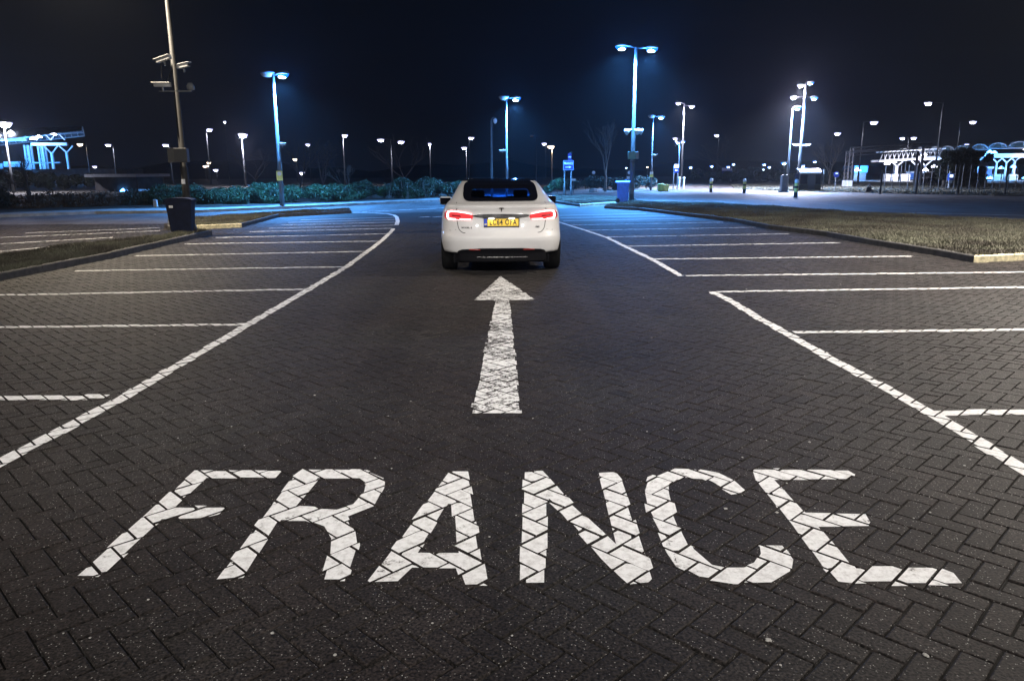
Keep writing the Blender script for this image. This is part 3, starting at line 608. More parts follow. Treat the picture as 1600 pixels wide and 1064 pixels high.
FAR = [('lamp post with blue white head left of the tall pole', 100, (267, 250), [(259, 226)], COOL), ('thin lamp post in the dark right of the lit canopy', 108, (179, 250), [(169, 226)], COOL),
       ('dim lamp post at the right tip of the lit canopy', 112, (137, 245), [(125, 225)], WARM), ('lamp post just left of the brightest hedge lamp', 98, (325, 235), [(327, 202)], COOL),
       ('lone high lamp dot above the hedge', 165, (353, 215), [(351, 190)], COOL), ('small low lamp over the low building', 170, (150, 268), [(148, 260)], COOL),
       ('tiny warm lamp below the low building lamp', 190, (153, 270), [(152, 265.5)], WARM), ('small lamp low on the lamp post beside the hedge', 170, (325, 262), [(326, 254)], WARM),
       ('tiny lamp pair glow above the hedge top', 200, (321, 265), [(320, 259.5), (324, 259)], WARM), ('small white lamp just above the hedge near the bright star lamp', 150, (339, 272), [(337, 265)], COOL),
       ('slim lamp post above the bare shrub', 98, (537, 240), [(538.5, 211)], COOL), ('white twin lamp post before the bare tree', 92, (612, 255), [(595, 218), (626.5, 221)], COOL),
       ('slim lamp post midway between twin lamp and car', 110, (672, 245), [(671, 224)], COOL), ('taller of two close lamp posts left of the camera post', 125, (733, 235), [(736, 215)], COOL),
       ('shorter of two close lamp posts left of the camera post', 112, (729, 250), [(725.5, 230.5)], COOL), ('warm white lamp post left of the direction sign', 88, (862.5, 250), [(861, 228.5)], WARM),
       ('tiny far lamp beside the warm white lamp', 150, (853, 240), [(850.5, 224)], COOL), ('dim distant lamp post between the parking and direction signs', 140, (1122, 240), [(1120, 211)], COOL),
       ('distant lamp post right of the kiosk lamps', 120, (1299, 235), [(1308.5, 208)], COOL), ('lamp post behind the dark gantry', 84, (1347, 215), [(1365.5, 190.5)], COOL),
       ('tall lamp post above the canopy middle', 78, (1469, 200), [(1450.5, 160.5)], COOL), ('lamp post with its head out to the right above the canopy', 96, (1498, 210), [(1520, 190)], COOL),
       ('twin lamp heads above the truss', 112, (1419, 222), [(1410, 215.5), (1427.5, 215)], COOL), ('tiny lamp above the vaulted canopy', 150, (1512, 232), [(1511, 225.5)], COOL),
       ('far lamp dot left of the bare shrub', 160, (483, 240), [(481, 225.5)], COOL), ('dim lamp above the bare trees', 150, (463, 260), [(461.5, 248.5)], WARM), ('low white lamp among the bare trees', 120, (472, 280), [(472, 269.5)], COOL),
       ('far blue lamp left of the bollards', 180, (1080, 270), [(1079, 261)], BLUE), ('far blue lamp over the bank by the bollards', 180, (1113, 270), [(1112, 259)], BLUE), ('far blue lamp behind the direction sign', 170, (1139, 268), [(1138, 260)], BLUE),
       ('far blue lamp right of the direction sign', 190, (1148, 266), [(1146, 256)], BLUE), ('highest blue lamp of the far cluster', 180, (1195, 268), [(1194, 256.5)], BLUE), ('lowest lamp of the far blue cluster', 190, (1192, 272), [(1192, 264)], BLUE),
       ('right lamp of the far blue cluster', 185, (1203, 270), [(1202, 260.5)], BLUE), ('lantern lamp left of the cabinet', 120, (1225, 262), [(1225, 254)], BLUE), ('far lamp above the kiosk roof', 180, (1256, 266), [(1255, 258.5)], BLUE),
       ('far lamp up right of the kiosk roof', 180, (1274, 262), [(1273, 252)], BLUE), ('lower far lamp dot on the hillside by the cluster', 200, (1205, 276), [(1204.5, 271.5)], COOL), ('warm small lamp left of the direction sign board', 140, (926, 270), [(981, 262)], BLUE)]
for lab, D, pole, hs, col in FAR[:-1]:
    post_at(lab, D, pole, [(x, y, col, True, 300 if D < 114 else 0, 45 if D < 115 else 30) for x, y in hs], group='distant street lamps', r=.075 if D < 115 else .06, size=1.5 if D < 115 else 1.8)
post_at('unlit lamp post in the dark behind the car', 108, (838, 240), [(831, 212.5, COOL, False, 0, 0)], group='distant street lamps')
post_at('small lamp seen through the tall twin lamp post base', 140, (979, 270), [(978.5, 262, BLUE, True, 0, 30)], group='distant street lamps', size=.8)
post_at('small lamp left of the slim lamp post', 150, (1012, 270), [(1011.5, 261, WARM, True, 0, 30)], group='distant street lamps', size=.8)

# ------------------------------------------------------------------ vegetation
def leaf_mesh(name, pts, size, m, parent=None, seed=0):
    g = np.random.default_rng(seed); n = len(pts); a = g.normal(0, 1, (n, 3)); a /= np.linalg.norm(a, axis=1)[:, None]; b = np.cross(a, g.normal(0, 1, (n, 3))); b /= np.linalg.norm(b, axis=1)[:, None]
    s = size*g.uniform(.6, 1.4, n)[:, None]; P = np.asarray(pts); V = np.stack([P-a*s, P+b*s*.45, P+a*s, P-b*s*.45], 1).reshape(-1, 3)
    return mesh_np(name, V, np.arange(n*4).reshape(-1, 4), m, parent)
def hedge(label, path, depth, h0, h1, n, m, size, stems=False, name='hedge', bz=.1, seed=1):
    g = np.random.default_rng(seed); t = thing(name, label, 'hedge', (*path[0], bz)); P = np.array(path); segs = np.linalg.norm(np.diff(P, axis=0), axis=1); cum = np.concatenate([[0], np.cumsum(segs)]); Lt = cum[-1]
    nc = int(Lt*6); cs = []
    for k in range(nc):
        s = g.uniform(0, Lt); i = min(np.searchsorted(cum, s, 'right')-1, len(segs)-1); f = (s-cum[i])/segs[i]; c = P[i]*(1-f)+P[i+1]*f; d = (P[i+1]-P[i])/segs[i]; nn = np.array([-d[1], d[0]])
        hh = h0+(h1-h0)*g.uniform(0, 1)*(.6+.4*math.sin(s*.9+seed)); lat = g.uniform(-.5, .5)*depth
        cs.append((c[0]+nn[0]*lat, c[1]+nn[1]*lat, hh*g.uniform(.25, .78), g.uniform(.22, .5), hh))
    cs = np.array(cs); idx = g.integers(0, nc, n); v = g.normal(0, 1, (n, 3)); v /= np.linalg.norm(v, axis=1)[:, None]; rr = (g.uniform(.4, 1, n)**.6+np.abs(g.normal(0, .16, n)))[:, None]
    pts = cs[idx, :3]+v*rr*np.stack([cs[idx, 3]*1.1, cs[idx, 3]*1.1, cs[idx, 3]*.75], 1); pts[:, 2] = np.clip(pts[:, 2], .04, None)
    pts[:, 0] -= path[0][0]; pts[:, 1] -= path[0][1]
    leaf_mesh('foliage', pts, size, m, t, seed)['kind'] = 'stuff'
    mb = MB(); nst = int(Lt*(3.5 if stems else 1.2))
    for k in range(nst):
        c = cs[g.integers(0, nc)]; x, y = c[0]-path[0][0], c[1]-path[0][1]-(.6 if stems else 0); dx, dy = g.normal(0, .22, 2)
        mb.tube([(x, y, 0), (x+dx*.5, y+dy*.5, c[4]*.4), (x+dx*1.6, y+dy, c[4]*.85)], [.02, .014, .006], 4, False)
    mb.build('stems', M_bark, t)['kind'] = 'stuff'
    return t
hx = lambda px, D: (Wp(px, 310, D).x, D)
hedge('dense clipped green hedge from the tall pole to the bare shrub', [hx(246, 36.5), hx(340, 36.8), hx(440, 38), hx(545, 40.5)], 2.2, .75, 1.08, 90000, M_leaf, .042, seed=3)
hedge('looser hedge with showing pale stems ending behind the car', [hx(550, 41.5), hx(640, 44), hx(735, 47)], 2.0, .9, 1.25, 48000, M_leaf, .045, stems=True, seed=5)
hedge('low dry brown hedge at the left behind the road', [hx(24, 33), hx(110, 34.5), hx(185, 35.5)], 1.0, .45, .62, 14000, M_brown, .05, seed=8)
hedge('dark low hedge between brown hedge and bin', [hx(188, 36.0), hx(240, 36.6)], 1.0, .4, .55, 6000, M_leafdk, .05, seed=9)
hedge('dark bush mass at the left frame edge', [hx(-90, 33), hx(12, 34)], 1.6, .8, 1.1, 9000, M_leafdk, .06, seed=10)
hedge('round green bush right of the car behind the road', [hx(853, 52), hx(876, 52)], 1.2, .9, 1.25, 6000, M_leaf, .06, seed=11)
hedge('dark planted bank behind the direction sign', [hx(884, 60), hx(950, 60), hx(1012, 64)], 2.2, .8, 1.2, 15000, M_leafdk, .08, seed=12)
hedge('long dark shrub bank behind the bollards', [hx(1075, 100), hx(1150, 98), hx(1225, 95)], 5.0, 1.4, 2.6, 24000, M_leafdk, .12, seed=13)
hedge('dark shrub bank behind the kiosk', [hx(1215, 84), hx(1330, 82)], 3.0, 1.0, 1.8, 14000, M_leafdk, .1, seed=14)
hedge('dark shrub bank behind the left hedge', [hx(-60, 70), hx(30, 70), hx(150, 72)], 4.0, 1.5, 2.1, 30000, M_leafdk, .12, seed=15)
def bare_tree(label, px, D, h, spread, seed, name='bare_tree', r0=.1, trunk=.3, depth=4, nb=3, bz=0):
    g = random.Random(seed); p = Wp(px, 290, D); t = thing(name, label, 'tree', (p.x, D, bz)); tk = MB(); br = MB()
    th = h*trunk; tk.tube([(0, 0, 0), (g.gauss(0, .04), 0, th*.5), (g.gauss(0, .05), g.gauss(0, .05), th)], [r0*1.3, r0, r0*.85], 8)
    def grow(p, d, L_, r, k):
        q = p+d*L_*.5+Vector((g.gauss(0, .05), g.gauss(0, .05), 0))*L_; e = q+(d+Vector((g.gauss(0, .15), g.gauss(0, .15), .12))).normalized()*L_*.5
        br.tube([p, q, e], [r, r*.8, r*.55], 5 if k > 2 else 3, False)
        if k == 0: return
        for i in range(nb if k < depth else nb+1):
            dd = (d+Vector((g.gauss(0, spread), g.gauss(0, spread), g.gauss(.12, .2)))).normalized()
            grow(q if i == 0 and g.random() < .5 else e, dd, L_*g.uniform(.55, .8), max(.006, r*.55), k-1)
    for i in range(3):
        grow(Vector((0, 0, th*.95)), Vector((g.gauss(0, spread), g.gauss(0, spread), 1)).normalized(), h*(1-trunk)*.42, r0*.6, depth)
    tk.build('trunk', M_bark, t, True); br.build('branches', M_bark, t)
bare_tree('young leafless tree right of the direction sign', 946, 58, 5.0, .30, 4, trunk=.25, r0=.09)
bare_tree('wide leafless tree behind the white twin lamp', 632, 86, 6.0, .48, 5, trunk=.15)
bare_tree('pale leafless shrub just behind the hedge', 540, 46, 2.0, .38, 6, 'bare_shrub', .04, .2, 4)
bare_tree('leafless tree rising left of the bare shrub', 505, 60, 3.6, .5, 7, trunk=.2, depth=5)
bare_tree('leafless tree behind the blue hedge lamp', 468, 62, 4.0, .45, 8, trunk=.2)
bare_tree('leafless tree by the bright hedge lamp', 400, 76, 4.6, .5, 9, trunk=.2, depth=5)
bare_tree('leafless tree in the dark beside the brown hedge', 44, 40, 2.4, .45, 10, trunk=.3)
bare_tree('leafless tree between kiosk and gantry', 1296, 78, 4.2, .5, 11, trunk=.2)
bare_tree('faint leafless tree behind the shrub bank', 1135, 110, 6.5, .5, 12, trunk=.2)
def dark_tree(label, px, D, h, w, seed, n=7000):
    g = np.random.default_rng(seed); p = Wp(px, 290, D); t = thing('evergreen_tree', label, 'tree', (p.x, D, 0)); c = []
    for k in range(26): c.append((g.normal(0, w*.28), g.normal(0, w*.28), g.uniform(.15, .92)*h, g.uniform(.25, .45)*w*.55))
    c = np.array(c); i = g.integers(0, 26, n); v = g.normal(0, 1, (n, 3)); v /= np.linalg.norm(v, axis=1)[:, None]
    leaf_mesh('crown', c[i, :3]+v*c[i, 3:4]*g.uniform(.6, 1, n)[:, None], .13, M_leafdk, t, seed); MB().tube([(0, 0, 0), (0, 0, h*.8)], [.16, .05], 7).build('trunk', M_bark, t, True)
for k, (px, hh) in enumerate(((1474, 3.2), (1489, 3.4), (1506, 3.4), (1522, 3.3))):
    dark_tree(['first', 'second', 'third', 'last'][k]+' dark evergreen from the left in the row before the canopy', px, 66+k*.4, hh, 1.35, 30+k)

# embankment and low hills far behind
bm_ = MB(); n = 60
for i in range(n+1):
    x = -320+640*i/n; hh = 2.6+1.5*math.sin(i*.7)+.9*math.sin(i*1.9+1)
    bm_.v += [(x, 215+10*math.sin(i*.5), -.1), (x, 240, hh), (x, 330, hh*1.4), (x, 420, -.1)]
for i in range(n):
    for k in range(3): bm_.f.append((i*4+k, i*4+4+k, i*4+5+k, i*4+1+k))
tag(bm_.build('embankment', M_soil, smooth=True), 'dark low hills behind the car park', kind='structure')

# ------------------------------------------------------------------ bins, bollards, signs
def wheelie(label, p, rz, m, w, d, h, name='wheelie_bin', wheels=True):
    t = thing(name, label, 'bin', p, rz)
    MB().box((0, 0, h*.47), (w, d, h*.86), taper=.80).build('body', m, t, bevel=.025)
    MB().box((0, 0, h*.915), (w*1.08, d*1.06, .045)).build('rim', m, t, bevel=.015)
    ring = [(-.54, .955), (-.45, .99), (-.2, 1.015), (.2, 1.015), (.45, .99), (.54, .955)]
    MB().add([(x*w*1.02, y*d*1.08, z*h) for y in (-.53, .53) for x, z in ring]+[(x*w*1.02, y*d*1.08, .937*h) for y in (-.53, .53) for x in (-.54, .54)],
             [(0, 1, 7, 6), (1, 2, 8, 7), (2, 3, 9, 8), (3, 4, 10, 9), (4, 5, 11, 10), (12, 0, 6, 14), (5, 13, 15, 11), (12, 13, 5, 4, 3, 2, 1, 0), (6, 7, 8, 9, 10, 11, 15, 14), (12, 14, 15, 13)]).build('lid', m, t)
    MB().tube([(-w*.42, d*.6, h*.93), (w*.42, d*.6, h*.93)], .018, 8).build('handle', m, t)
    if wheels:
        for s in (-1, 1):
            o = MB().lathe([(.03, -.03), (.1, -.028), (.1, .028), (.03, .03)], (s*w*.40, d*.40, .1), 18, 'x').build('wheel', M_black, t, True)
    return t
pb = G(264, 366.3, .1); pc = G(297, 366.3, .1); bw = (pc-pb).length
pq = G(280.5, 365.5, .1); bw = .60
tb = wheelie('large dark navy bin standing on the left grass strip', (pq.x, pq.y+.22, .1), R(10), M_navybin, bw, .50, .86, 'litter_bin')
MB().box((-bw*.28, -.252, .66), (.09, .012, .06)).build('label_plate', M_signwhite, tb)
p1 = G(980, 320.3); wheelie('bright blue wheelie bin beside the twin lamp post', (p1.x-.20, p1.y+.1, .1), R(78), M_bluebin, .62, .56, 1.0)
p = Wp(244, 326, 33.5); t = thing('marker_post', 'small white marker block on the pavement behind the bin', 'marker', (p.x, 33.5, .11)); MB().box((0, 0, .16), (.16, .14, .32)).build('body', M_white2, t, bevel=.02)
def bollard(label, px, py, h):
    p = G(px, py); t = thing('bollard', label, 'bollard', p, 0, 'black and yellow bollards'); r = .11
    MB().lathe([(r, 0), (r, h*.28)], (0, 0, 0), 16).build('base_band', M_black, t); 
    MB().lathe([(r*.99, h*.28), (r*.99, h*.5)], (0, 0, 0), 16).build('yellow_band', M_yellow, t)
    MB().lathe([(r, h*.5), (r, h*.62)], (0, 0, 0), 16).build('black_band', M_black, t)
    MB().lathe([(r*.99, h*.62), (r*.99, h*.78)], (0, 0, 0), 16).build('yellow_band', M_yellow, t)
    MB().lathe([(r*1.05, h*.78), (r*1.12, h*.88), (r*.8, h*.97), (r*.25, h)], (0, 0, 0), 16).build('cap', M_signwhite, t, True)
bollard('black and yellow bollard in front of the kiosk', 1243, 308.5, 1.05); bollard('black and yellow bollard in the middle of the far road', 1162.5, 302, 1.0); bollard('black and yellow bollard left of the direction sign', 1110.5, 300.8, 1.0)
def arrow_mb(L_, w, right=True):
    s = 1 if right else -1
    q = [(-L_/2, -w*.16), (L_*.12, -w*.16), (L_*.12, -w*.5), (L_/2, 0), (L_*.12, w*.5), (L_*.12, w*.16), (-L_/2, w*.16)]
    mb = MB(); n = len(q); vs = [(s*x, 0, z) for x, z in q]+[(s*x, -.006, z) for x, z in q]
    mb.add(vs, [(0, 1, 5, 6), (2, 3, 4), (1, 2, 4, 5), (7, 8, 12, 13), (9, 10, 11), (8, 9, 11, 12)]+[(i, (i+1) % n, n+(i+1) % n, n+i) for i in range(n)])
    return mb
D = 51.0; pl = Wp(888, 265, D); t = thing('direction_sign', 'blue FRANCE sign with a right arrow on two posts', 'sign', (pl.x, D, 0))
za, zb = Wp(888, 266, D).z, Wp(888, 251, D).z; w = Wp(896, 258, D).x-Wp(880, 258, D).x
MB().box((0, 0, (za+zb)/2), (w, .04, zb-za)).build('board', M_bluesign, t)
fr = MB()
for c, d in (((0, -.022, zb-.012), (w, .012, .024)), ((0, -.022, za+.012), (w, .012, .024)), ((-w/2+.012, -.022, (za+zb)/2), (.024, .012, zb-za-.05)), ((w/2-.012, -.022, (za+zb)/2), (.024, .012, zb-za-.05))): fr.box(c, d)
fr.build('border', mat('sign_border', (.2, .35, .75), .4), t)
flat_text('FRANCE', .20, M_signwhite, t, (0, -.022, za+(zb-za)*.68), .006, .80); o = arrow_mb(.40, .15).build('arrow', M_signwhite, t); o.location = (0, -.022, za+(zb-za)*.3)
for sx_ in (-.24, .20): MB().tube([(sx_, .06, 0), (sx_, .06, .55), (sx_, .06, .6), (sx_, .06, zb-.03)], [.07, .07, .045, .045], 10).build('post', M_steel, t, True)
z2a, z2b = zb+.02, Wp(888, 240, D).z
MB().box((.08, 0, (z2a+z2b)/2), (.24, .04, z2b-z2a)).build('small_board', M_bluesign, t); o = arrow_mb(.18, .15).build('arrow', M_signwhite, t); o.location = (.08, -.022, (z2a+z2b)/2-.02)
MB().tube([(.08, .03, z2b-.02), (.08, .03, z2b+.05), (.3, -.1, z2b+.06)], .015, 6).build('light_bracket', M_steel, t)
D = 98.0; pl = Wp(1136, 266, D); t = thing('direction_sign', 'wide FRANCE sign with a left arrow on two posts', 'sign', (pl.x, D, 0))
za, zb = Wp(1136, 272, D).z, Wp(1136, 262.5, D).z; w = Wp(1144, 266, D).x-Wp(1128, 266, D).x; zm = za+(zb-za)*.48
MB().box((0, 0, (zm+zb)/2), (w, .05, zb-zm)).build('upper_board', mat('pale_board', (.25, .27, .5), .5), t); MB().box((0, 0, (zm+za)/2-.01), (w, .05, zm-za-.02)).build('lower_board', M_bluesign, t)
flat_text('FRANCE', .42, M_signwhite, t, (0, -.03, (zm+zb)/2), .008, .85); o = arrow_mb(.55, .28, False).build('arrow', M_signwhite, t); o.location = (0, -.03, (za+zm)/2)
for sx_ in (-w*.42, w*.36): MB().tube([(sx_, .07, 0), (sx_, .07, zb)], .06, 8).build('post', M_steel, t, True)
D = 66.0; pl = Wp(1057, 262, D); t = thing('parking_sign', 'white and blue vertical sign with arrow between lamp posts', 'sign', (pl.x, D, 0))
za, zb = Wp(1057, 270, D).z, Wp(1057, 257, D).z; w = .40; zm = za+(zb-za)*.55
MB().box((0, 0, (zm+zb)/2), (w, .04, zb-zm)).build('white_panel', M_signwhite, t); MB().box((0, 0, (zm+za)/2-.006), (w, .04, zm-za-.012)).build('blue_panel', M_bluesign, t)
o = arrow_mb(.26, .2, False).build('arrow', M_signwhite, t); o.location = (0, -.023, (za+zm)/2)
for sx_ in (-.2, .14): MB().tube([(sx_, .06, 0), (sx_, .06, zb)], .05, 8).build('post', M_steel, t, True)
for px, D, lab in ((927.5, 60, 'small round and oblong sign pair left of the young tree'), (983, 58, 'small round and oblong sign pair beside the twin lamp post')):
    pl = Wp(px, 270, D); t = thing('small_sign', lab, 'sign', (pl.x, D, 0)); zr = Wp(px, 270, D).z; zo = Wp(px, 278, D).z
    o = MB().lathe([(.13, 0), (.13, .02)], (0, 0, 0), 16).build('round_plate', M_signwhite, t); o.rotation_euler = (R(90), 0, 0); o.location = (0, -.03, zr)
    MB().box((0, -.03, zo), (.34, .02, .2)).build('oblong_plate', M_signwhite, t); MB().tube([(0, .01, 0), (0, .01, zr+.1)], .03, 6).build('post', M_dark, t)
pl = Wp(896, 281, 55); t = thing('small_sign', 'small pale board beside the direction sign post', 'sign', (pl.x, 55, 0)); MB().box((0, 0, pl.z), (.32, .03, .14)).build('board', mat('pinkish_board', (.45, .33, .28), .6), t); MB().tube([(0, .04, 0), (0, .04, pl.z)], .03, 6).build('post', M_dark, t)
pl = G(927, 301.0); t = thing('rock', 'pale boulder on the planted bank', 'rock', pl); MB().lathe([(.3, 0), (.36, .1), (.3, .24), (.12, .33)], (0, 0, 0), 9).build('boulder', M_pave, t)
pl = G(1037, 299.4); t = thing('grit_bin', 'yellow grit bin with lumpy sacks beside the footway', 'grit bin', pl)
MB().box((.16, 0, .24), (.42, .5, .48), taper=.85).build('body', M_yellow, t, bevel=.04); MB().box((-.22, .02, .3), (.5, .55, .6), taper=.9).build('sack', mat('lime_sack', (.55, .6, .14), .6, noise=.3, nscale=6), t, bevel=.1); MB().box((.16, 0, .5), (.46, .54, .06)).build('lid', M_yellow, t, bevel=.02)
for px in (1061, 1068):
    pl = G(px, 295.8); t = thing('white_post', ('left' if px == 1061 else 'right')+' one of two short white posts by the twin lamp post', 'post', pl, 0, 'short white posts'); MB().tube([(0, 0, 0), (0, 0, .85)], .07, 8).build('shaft', M_white2, t); MB().lathe([(.09, 0), (.12, .1), (.05, .2)], (0, 0, .85), 10).build('cap', M_white, t, True)
pl = G(1226, 300.3); t = thing('metal_cabinet', 'tall grey metal cabinet at the foot of a lamp post', 'cabinet', pl)
MB().box((0, .25, .62), (.44, .45, 1.16)).build('body', M_grey, t, bevel=.02); MB().box((0, .25, .02), (.6, .6, .08)).build('plinth', M_dark, t)
for s in (-1, 1): MB().box((s*.105, .02, .62), (.19, .012, 1.04)).build('door', M_grey, t)
D = 59.0; pl = Wp(1265, 295, D); x0, x1 = Wp(1247, 295, D).x-pl.x, Wp(1283, 295, D).x-pl.x; zt = Wp(1265, 271, D).z; t = thing('kiosk', 'dark glazed kiosk with a bright curved white roof', 'kiosk', (pl.x, D, 0)); w = x1-x0
MB().box((0, .6, .25), (w*.94, 1.3, .5)).build('base_panel', M_dark, t); MB().box((0, .6, (.5+zt)/2), (w*.90, 1.24, zt-.5)).build('window_glass', mat('kiosk_glass', (.006, .008, .02), .15), t)
for s in (-.47, -.12, .2, .46): MB().box((w*s, -.04, zt/2), (.06, .06, zt)).build('frame_post', M_dark, t)
MB().box((w*.04, -.045, zt*.48), (w*.30, .03, zt*.9)).build('door', mat('kiosk_door', (.03, .036, .06), .5), t)
mb = MB(); k = 8
for i in range(k+1):
    a = pi*.5*i/k; mb.v += [(x, -.25+1.8*(1-cos(a))*.5-.02*0, zt+.36*sin(a)) for x in (-w*.52, w*.40+.1*i/k)]+[(x, -.2+1.8*(1-cos(a))*.5, zt-.04+.34*sin(a)) for x in (-w*.52, w*.40)]
for i in range(k): mb.f += [(i*4, i*4+1, i*4+5, i*4+4), (i*4+2, i*4+6, i*4+7, i*4+3), (i*4, i*4+4, i*4+6, i*4+2), (i*4+1, i*4+3, i*4+7, i*4+5)]
mb.build('roof', M_white, t)
MB().tube([(w*.56, 0, 0), (w*.56, 0, zt+.4)], .04, 8).build('flag_post', M_steel, t); MB().box((w*.56, -.05, zt+.1), (.12, .03, .36)).build('projecting_sign', M_white, t)
pl = Wp(1305, 290, 62); t = thing('round_sign', 'blue round mandatory sign on a slim post right of the kiosk', 'sign', (pl.x, 62, 0)); zr = Wp(1305, 273, 62).z
o = MB().lathe([(.23, 0), (.23, .03)], (0, 0, 0), 20).build('disc', M_bluesign, t); o.rotation_euler = (R(90), 0, 0); o.location = (0, -.05, zr); MB().tube([(0, 0, 0), (0, 0, zr)], .04, 8).build('post', M_steel, t)
o = MB().box((0, -.085, zr+.08), (.2, .01, .1)).build('emblem', M_signwhite, t)
pl = G(1357, 302); t = thing('trestle_sign', 'small dark A-frame stand on the verge before the gantry', 'sign stand', pl)
for s in (-1, 1): MB().tube([(s*.28, -.05, 0), (0, 0, .62)], .03, 6).build('leg', M_dark, t)
MB().box((0, 0, .25), (.34, .03, .3)).build('board', M_dark, t); MB().tube([(-.2, 0, .1), (.2, 0, .1)], .02, 5).build('rail', M_dark, t)

# ------------------------------------------------------------------ far structures
def lamp_point(parent, p, col, e, rad=.15):
    li = bpy.data.lights.new('flood_light', 'POINT'); li.energy = e; li.color = col; li.shadow_soft_size = rad; lo = bpy.data.objects.new('flood_light', li); COL.objects.link(lo); lo.parent = parent; lo.location = p
def flood(parent, p, col, s, es):
    o = MB().lathe([(.05, .25), (.28, .02), (.30, 0)], (0, 0, 0), 12).build('floodlight', lens_mat(col, es), parent); o.location = p; o.scale = (s, s, s)
# dark low building with blue doorway
D = 62; pl = Wp(182, 300, D); t = thing('low_building', 'dark low building with a blue lit doorway', 'building', (pl.x, D, 0)); zt = Wp(182, 277, D).z
x0, x1 = Wp(150, 300, D).x-pl.x, Wp(214, 300, D).x-pl.x; xd0, xd1 = Wp(188, 305, D).x-pl.x, Wp(206, 305, D).x-pl.x; zd = Wp(190, 297, D).z
wl = lambda c, d: MB().box(c, d).build('wall', M_brick, t); wl(((x0+xd0)/2, .15, zt/2), (xd0-x0, .3, zt)); wl(((x1+xd1)/2, .15, zt/2), (x1-xd1, .3, zt)); wl(((xd0+xd1)/2, .15, (zd+zt)/2), (xd1-xd0, .3, zt-zd)); wl(((x0+x1)/2, 5, zt/2), (x1-x0, .3, zt))
MB().box(((x0+x1)/2, 2.4, zt+.12), (x1-x0+.8, 6.2, .24)).build('roof', M_grey, t); MB().box((xd1-.4, .7, zd/2), (.06, .9, zd)).build('door', M_white2, t); MB().box(((xd0+xd1)/2, 2.6, zd/2), (2.4, .08, zd)).build('inner_wall', M_white2, t)
lamp_point(t, (xd0+.25, .8, zd-.25), BLUE, 900); flood(t, (xd0+.3, -.05, zd-.1), BLUE, .8, 30)
# left lit canopy
D = 118; u = Wp(1, 230, D).x-Wp(0, 230, D).x; pl = Wp(50, 255, D); can = thing('toll_canopy', 'blue lit gridshell canopy over toll lanes at the far left', 'canopy', (pl.x, D, 0)); ox = 50
def LX(px): return (px-ox)*u
def LZ(py): return Wp(50, py, D).z
rf = MB(); nx, ny = 16, 8
for i in range(nx+1):
    for j in range(ny+1):
        fx, fy = i/nx, j/ny; px = -60+(206-42*fy)*fx; z_ = LZ(226-5*fx)+ (LZ(200)-LZ(224))*(1-(2*fy-1)**2)*(1-.55*fx)+ (LZ(203)-LZ(222))*fx*.8*(1-fy*.2)
        rf.v.append((LX(px), fy*8-2, z_))
for i in range(nx):
    for j in range(ny): rf.f.append((i*(ny+1)+j, (i+1)*(ny+1)+j, (i+1)*(ny+1)+j+1, i*(ny+1)+j+1))
rv = list(rf.v); rf.build('roof', mat('canopy_fabric', (.16, .18, .2), .7, noise=.4, nscale=1.2), can, True)
rib = MB()
for i in range(0, nx+1):
    rib.tube([Vector(rv[i*(ny+1)+j])+Vector((0, 0, -.12)) for j in range(ny+1)], .07, 4, False)
for j in range(ny+1): rib.tube([Vector(rv[i*(ny+1)+j])+Vector((0, 0, -.12)) for i in range(nx+1)], .07, 4, False)
rib.build('grid_ribs', M_white2, can)
for k, (px, wpx, top) in enumerate(((32, 8, 226), (54, 9, 226), (74, 4, 240), (98, 4, 238))):
    z = LZ(top); 
    if wpx > 6:
        c = MB()
        for sx_ in (-.5, .5):
            for yy in (0, .7): c.box((LX(px)+sx_*wpx*u*.8, 2+yy, z/2), (.22, .22, z))
        for q in range(7): c.box((LX(px), 2.35, z*(q+.5)/7), (wpx*u*.8-.24, .5, .12))
        c.build('lattice_column', M_white, can)
    else:
        MB().box((LX(px), 1.5, z/2), (wpx*u*.75, .35, z)).build('column', M_white, can)
        for s in (-1, 1): MB().tube([(LX(px), 1.5, z-.05), (LX(px)+s*11*u, 1.5, LZ(228))], .11, 6).build('brace', M_white, can)
for x0, x1, y0 in ((-50, 48, 219), (56, 112, 226)):
    MB().box(((LX(x0)+LX(x1))/2, -.4, LZ(y0)), (LX(x1)-LX(x0), .4, .4)).build('beam', M_white, can)
b = MB()
for k in range(7):
    xa, xb = -45+k*22, -45+(k+1)*22
    b.tube([(LX(xa), -.4, LZ(219.5)), (LX((xa+xb)/2), -.4, LZ(207)), (LX(xb), -.4, LZ(219.5))], .10, 5)
b.build('truss', M_white, can)
for x0, x1, y0, y1 in ((-40, 14, 255.5, 264), (17, 42, 253, 261), (46, 57, 253, 266), (62, 105, 254, 256)):
    MB().box(((LX(x0)+LX(x1))/2, -1.6, (LZ(y0)+LZ(y1))/2), (LX(x1)-LX(x0), .3, abs(LZ(y0)-LZ(y1)))).build('parapet', M_white2, can)
for px, py in ((33, 209), (2, 215), (12, 213), (66, 218.5), (75, 216), (98, 212)): flood(can, (LX(px), -1.4, LZ(py)), COOL, 1.6, 22)
for px, yy, e in ((20, -2.6, 3600), (60, -2.6, 3600), (95, -2.4, 1300), (-30, -2.5, 2200)): lamp_point(can, (LX(px), yy, LZ(236)), (.06, .34, 1), e*.5, .3)
MB().box((LX(30), 3.5, .9*LZ(262)/2), (30, 9, .9*LZ(262))).build('deck', M_brick, can)
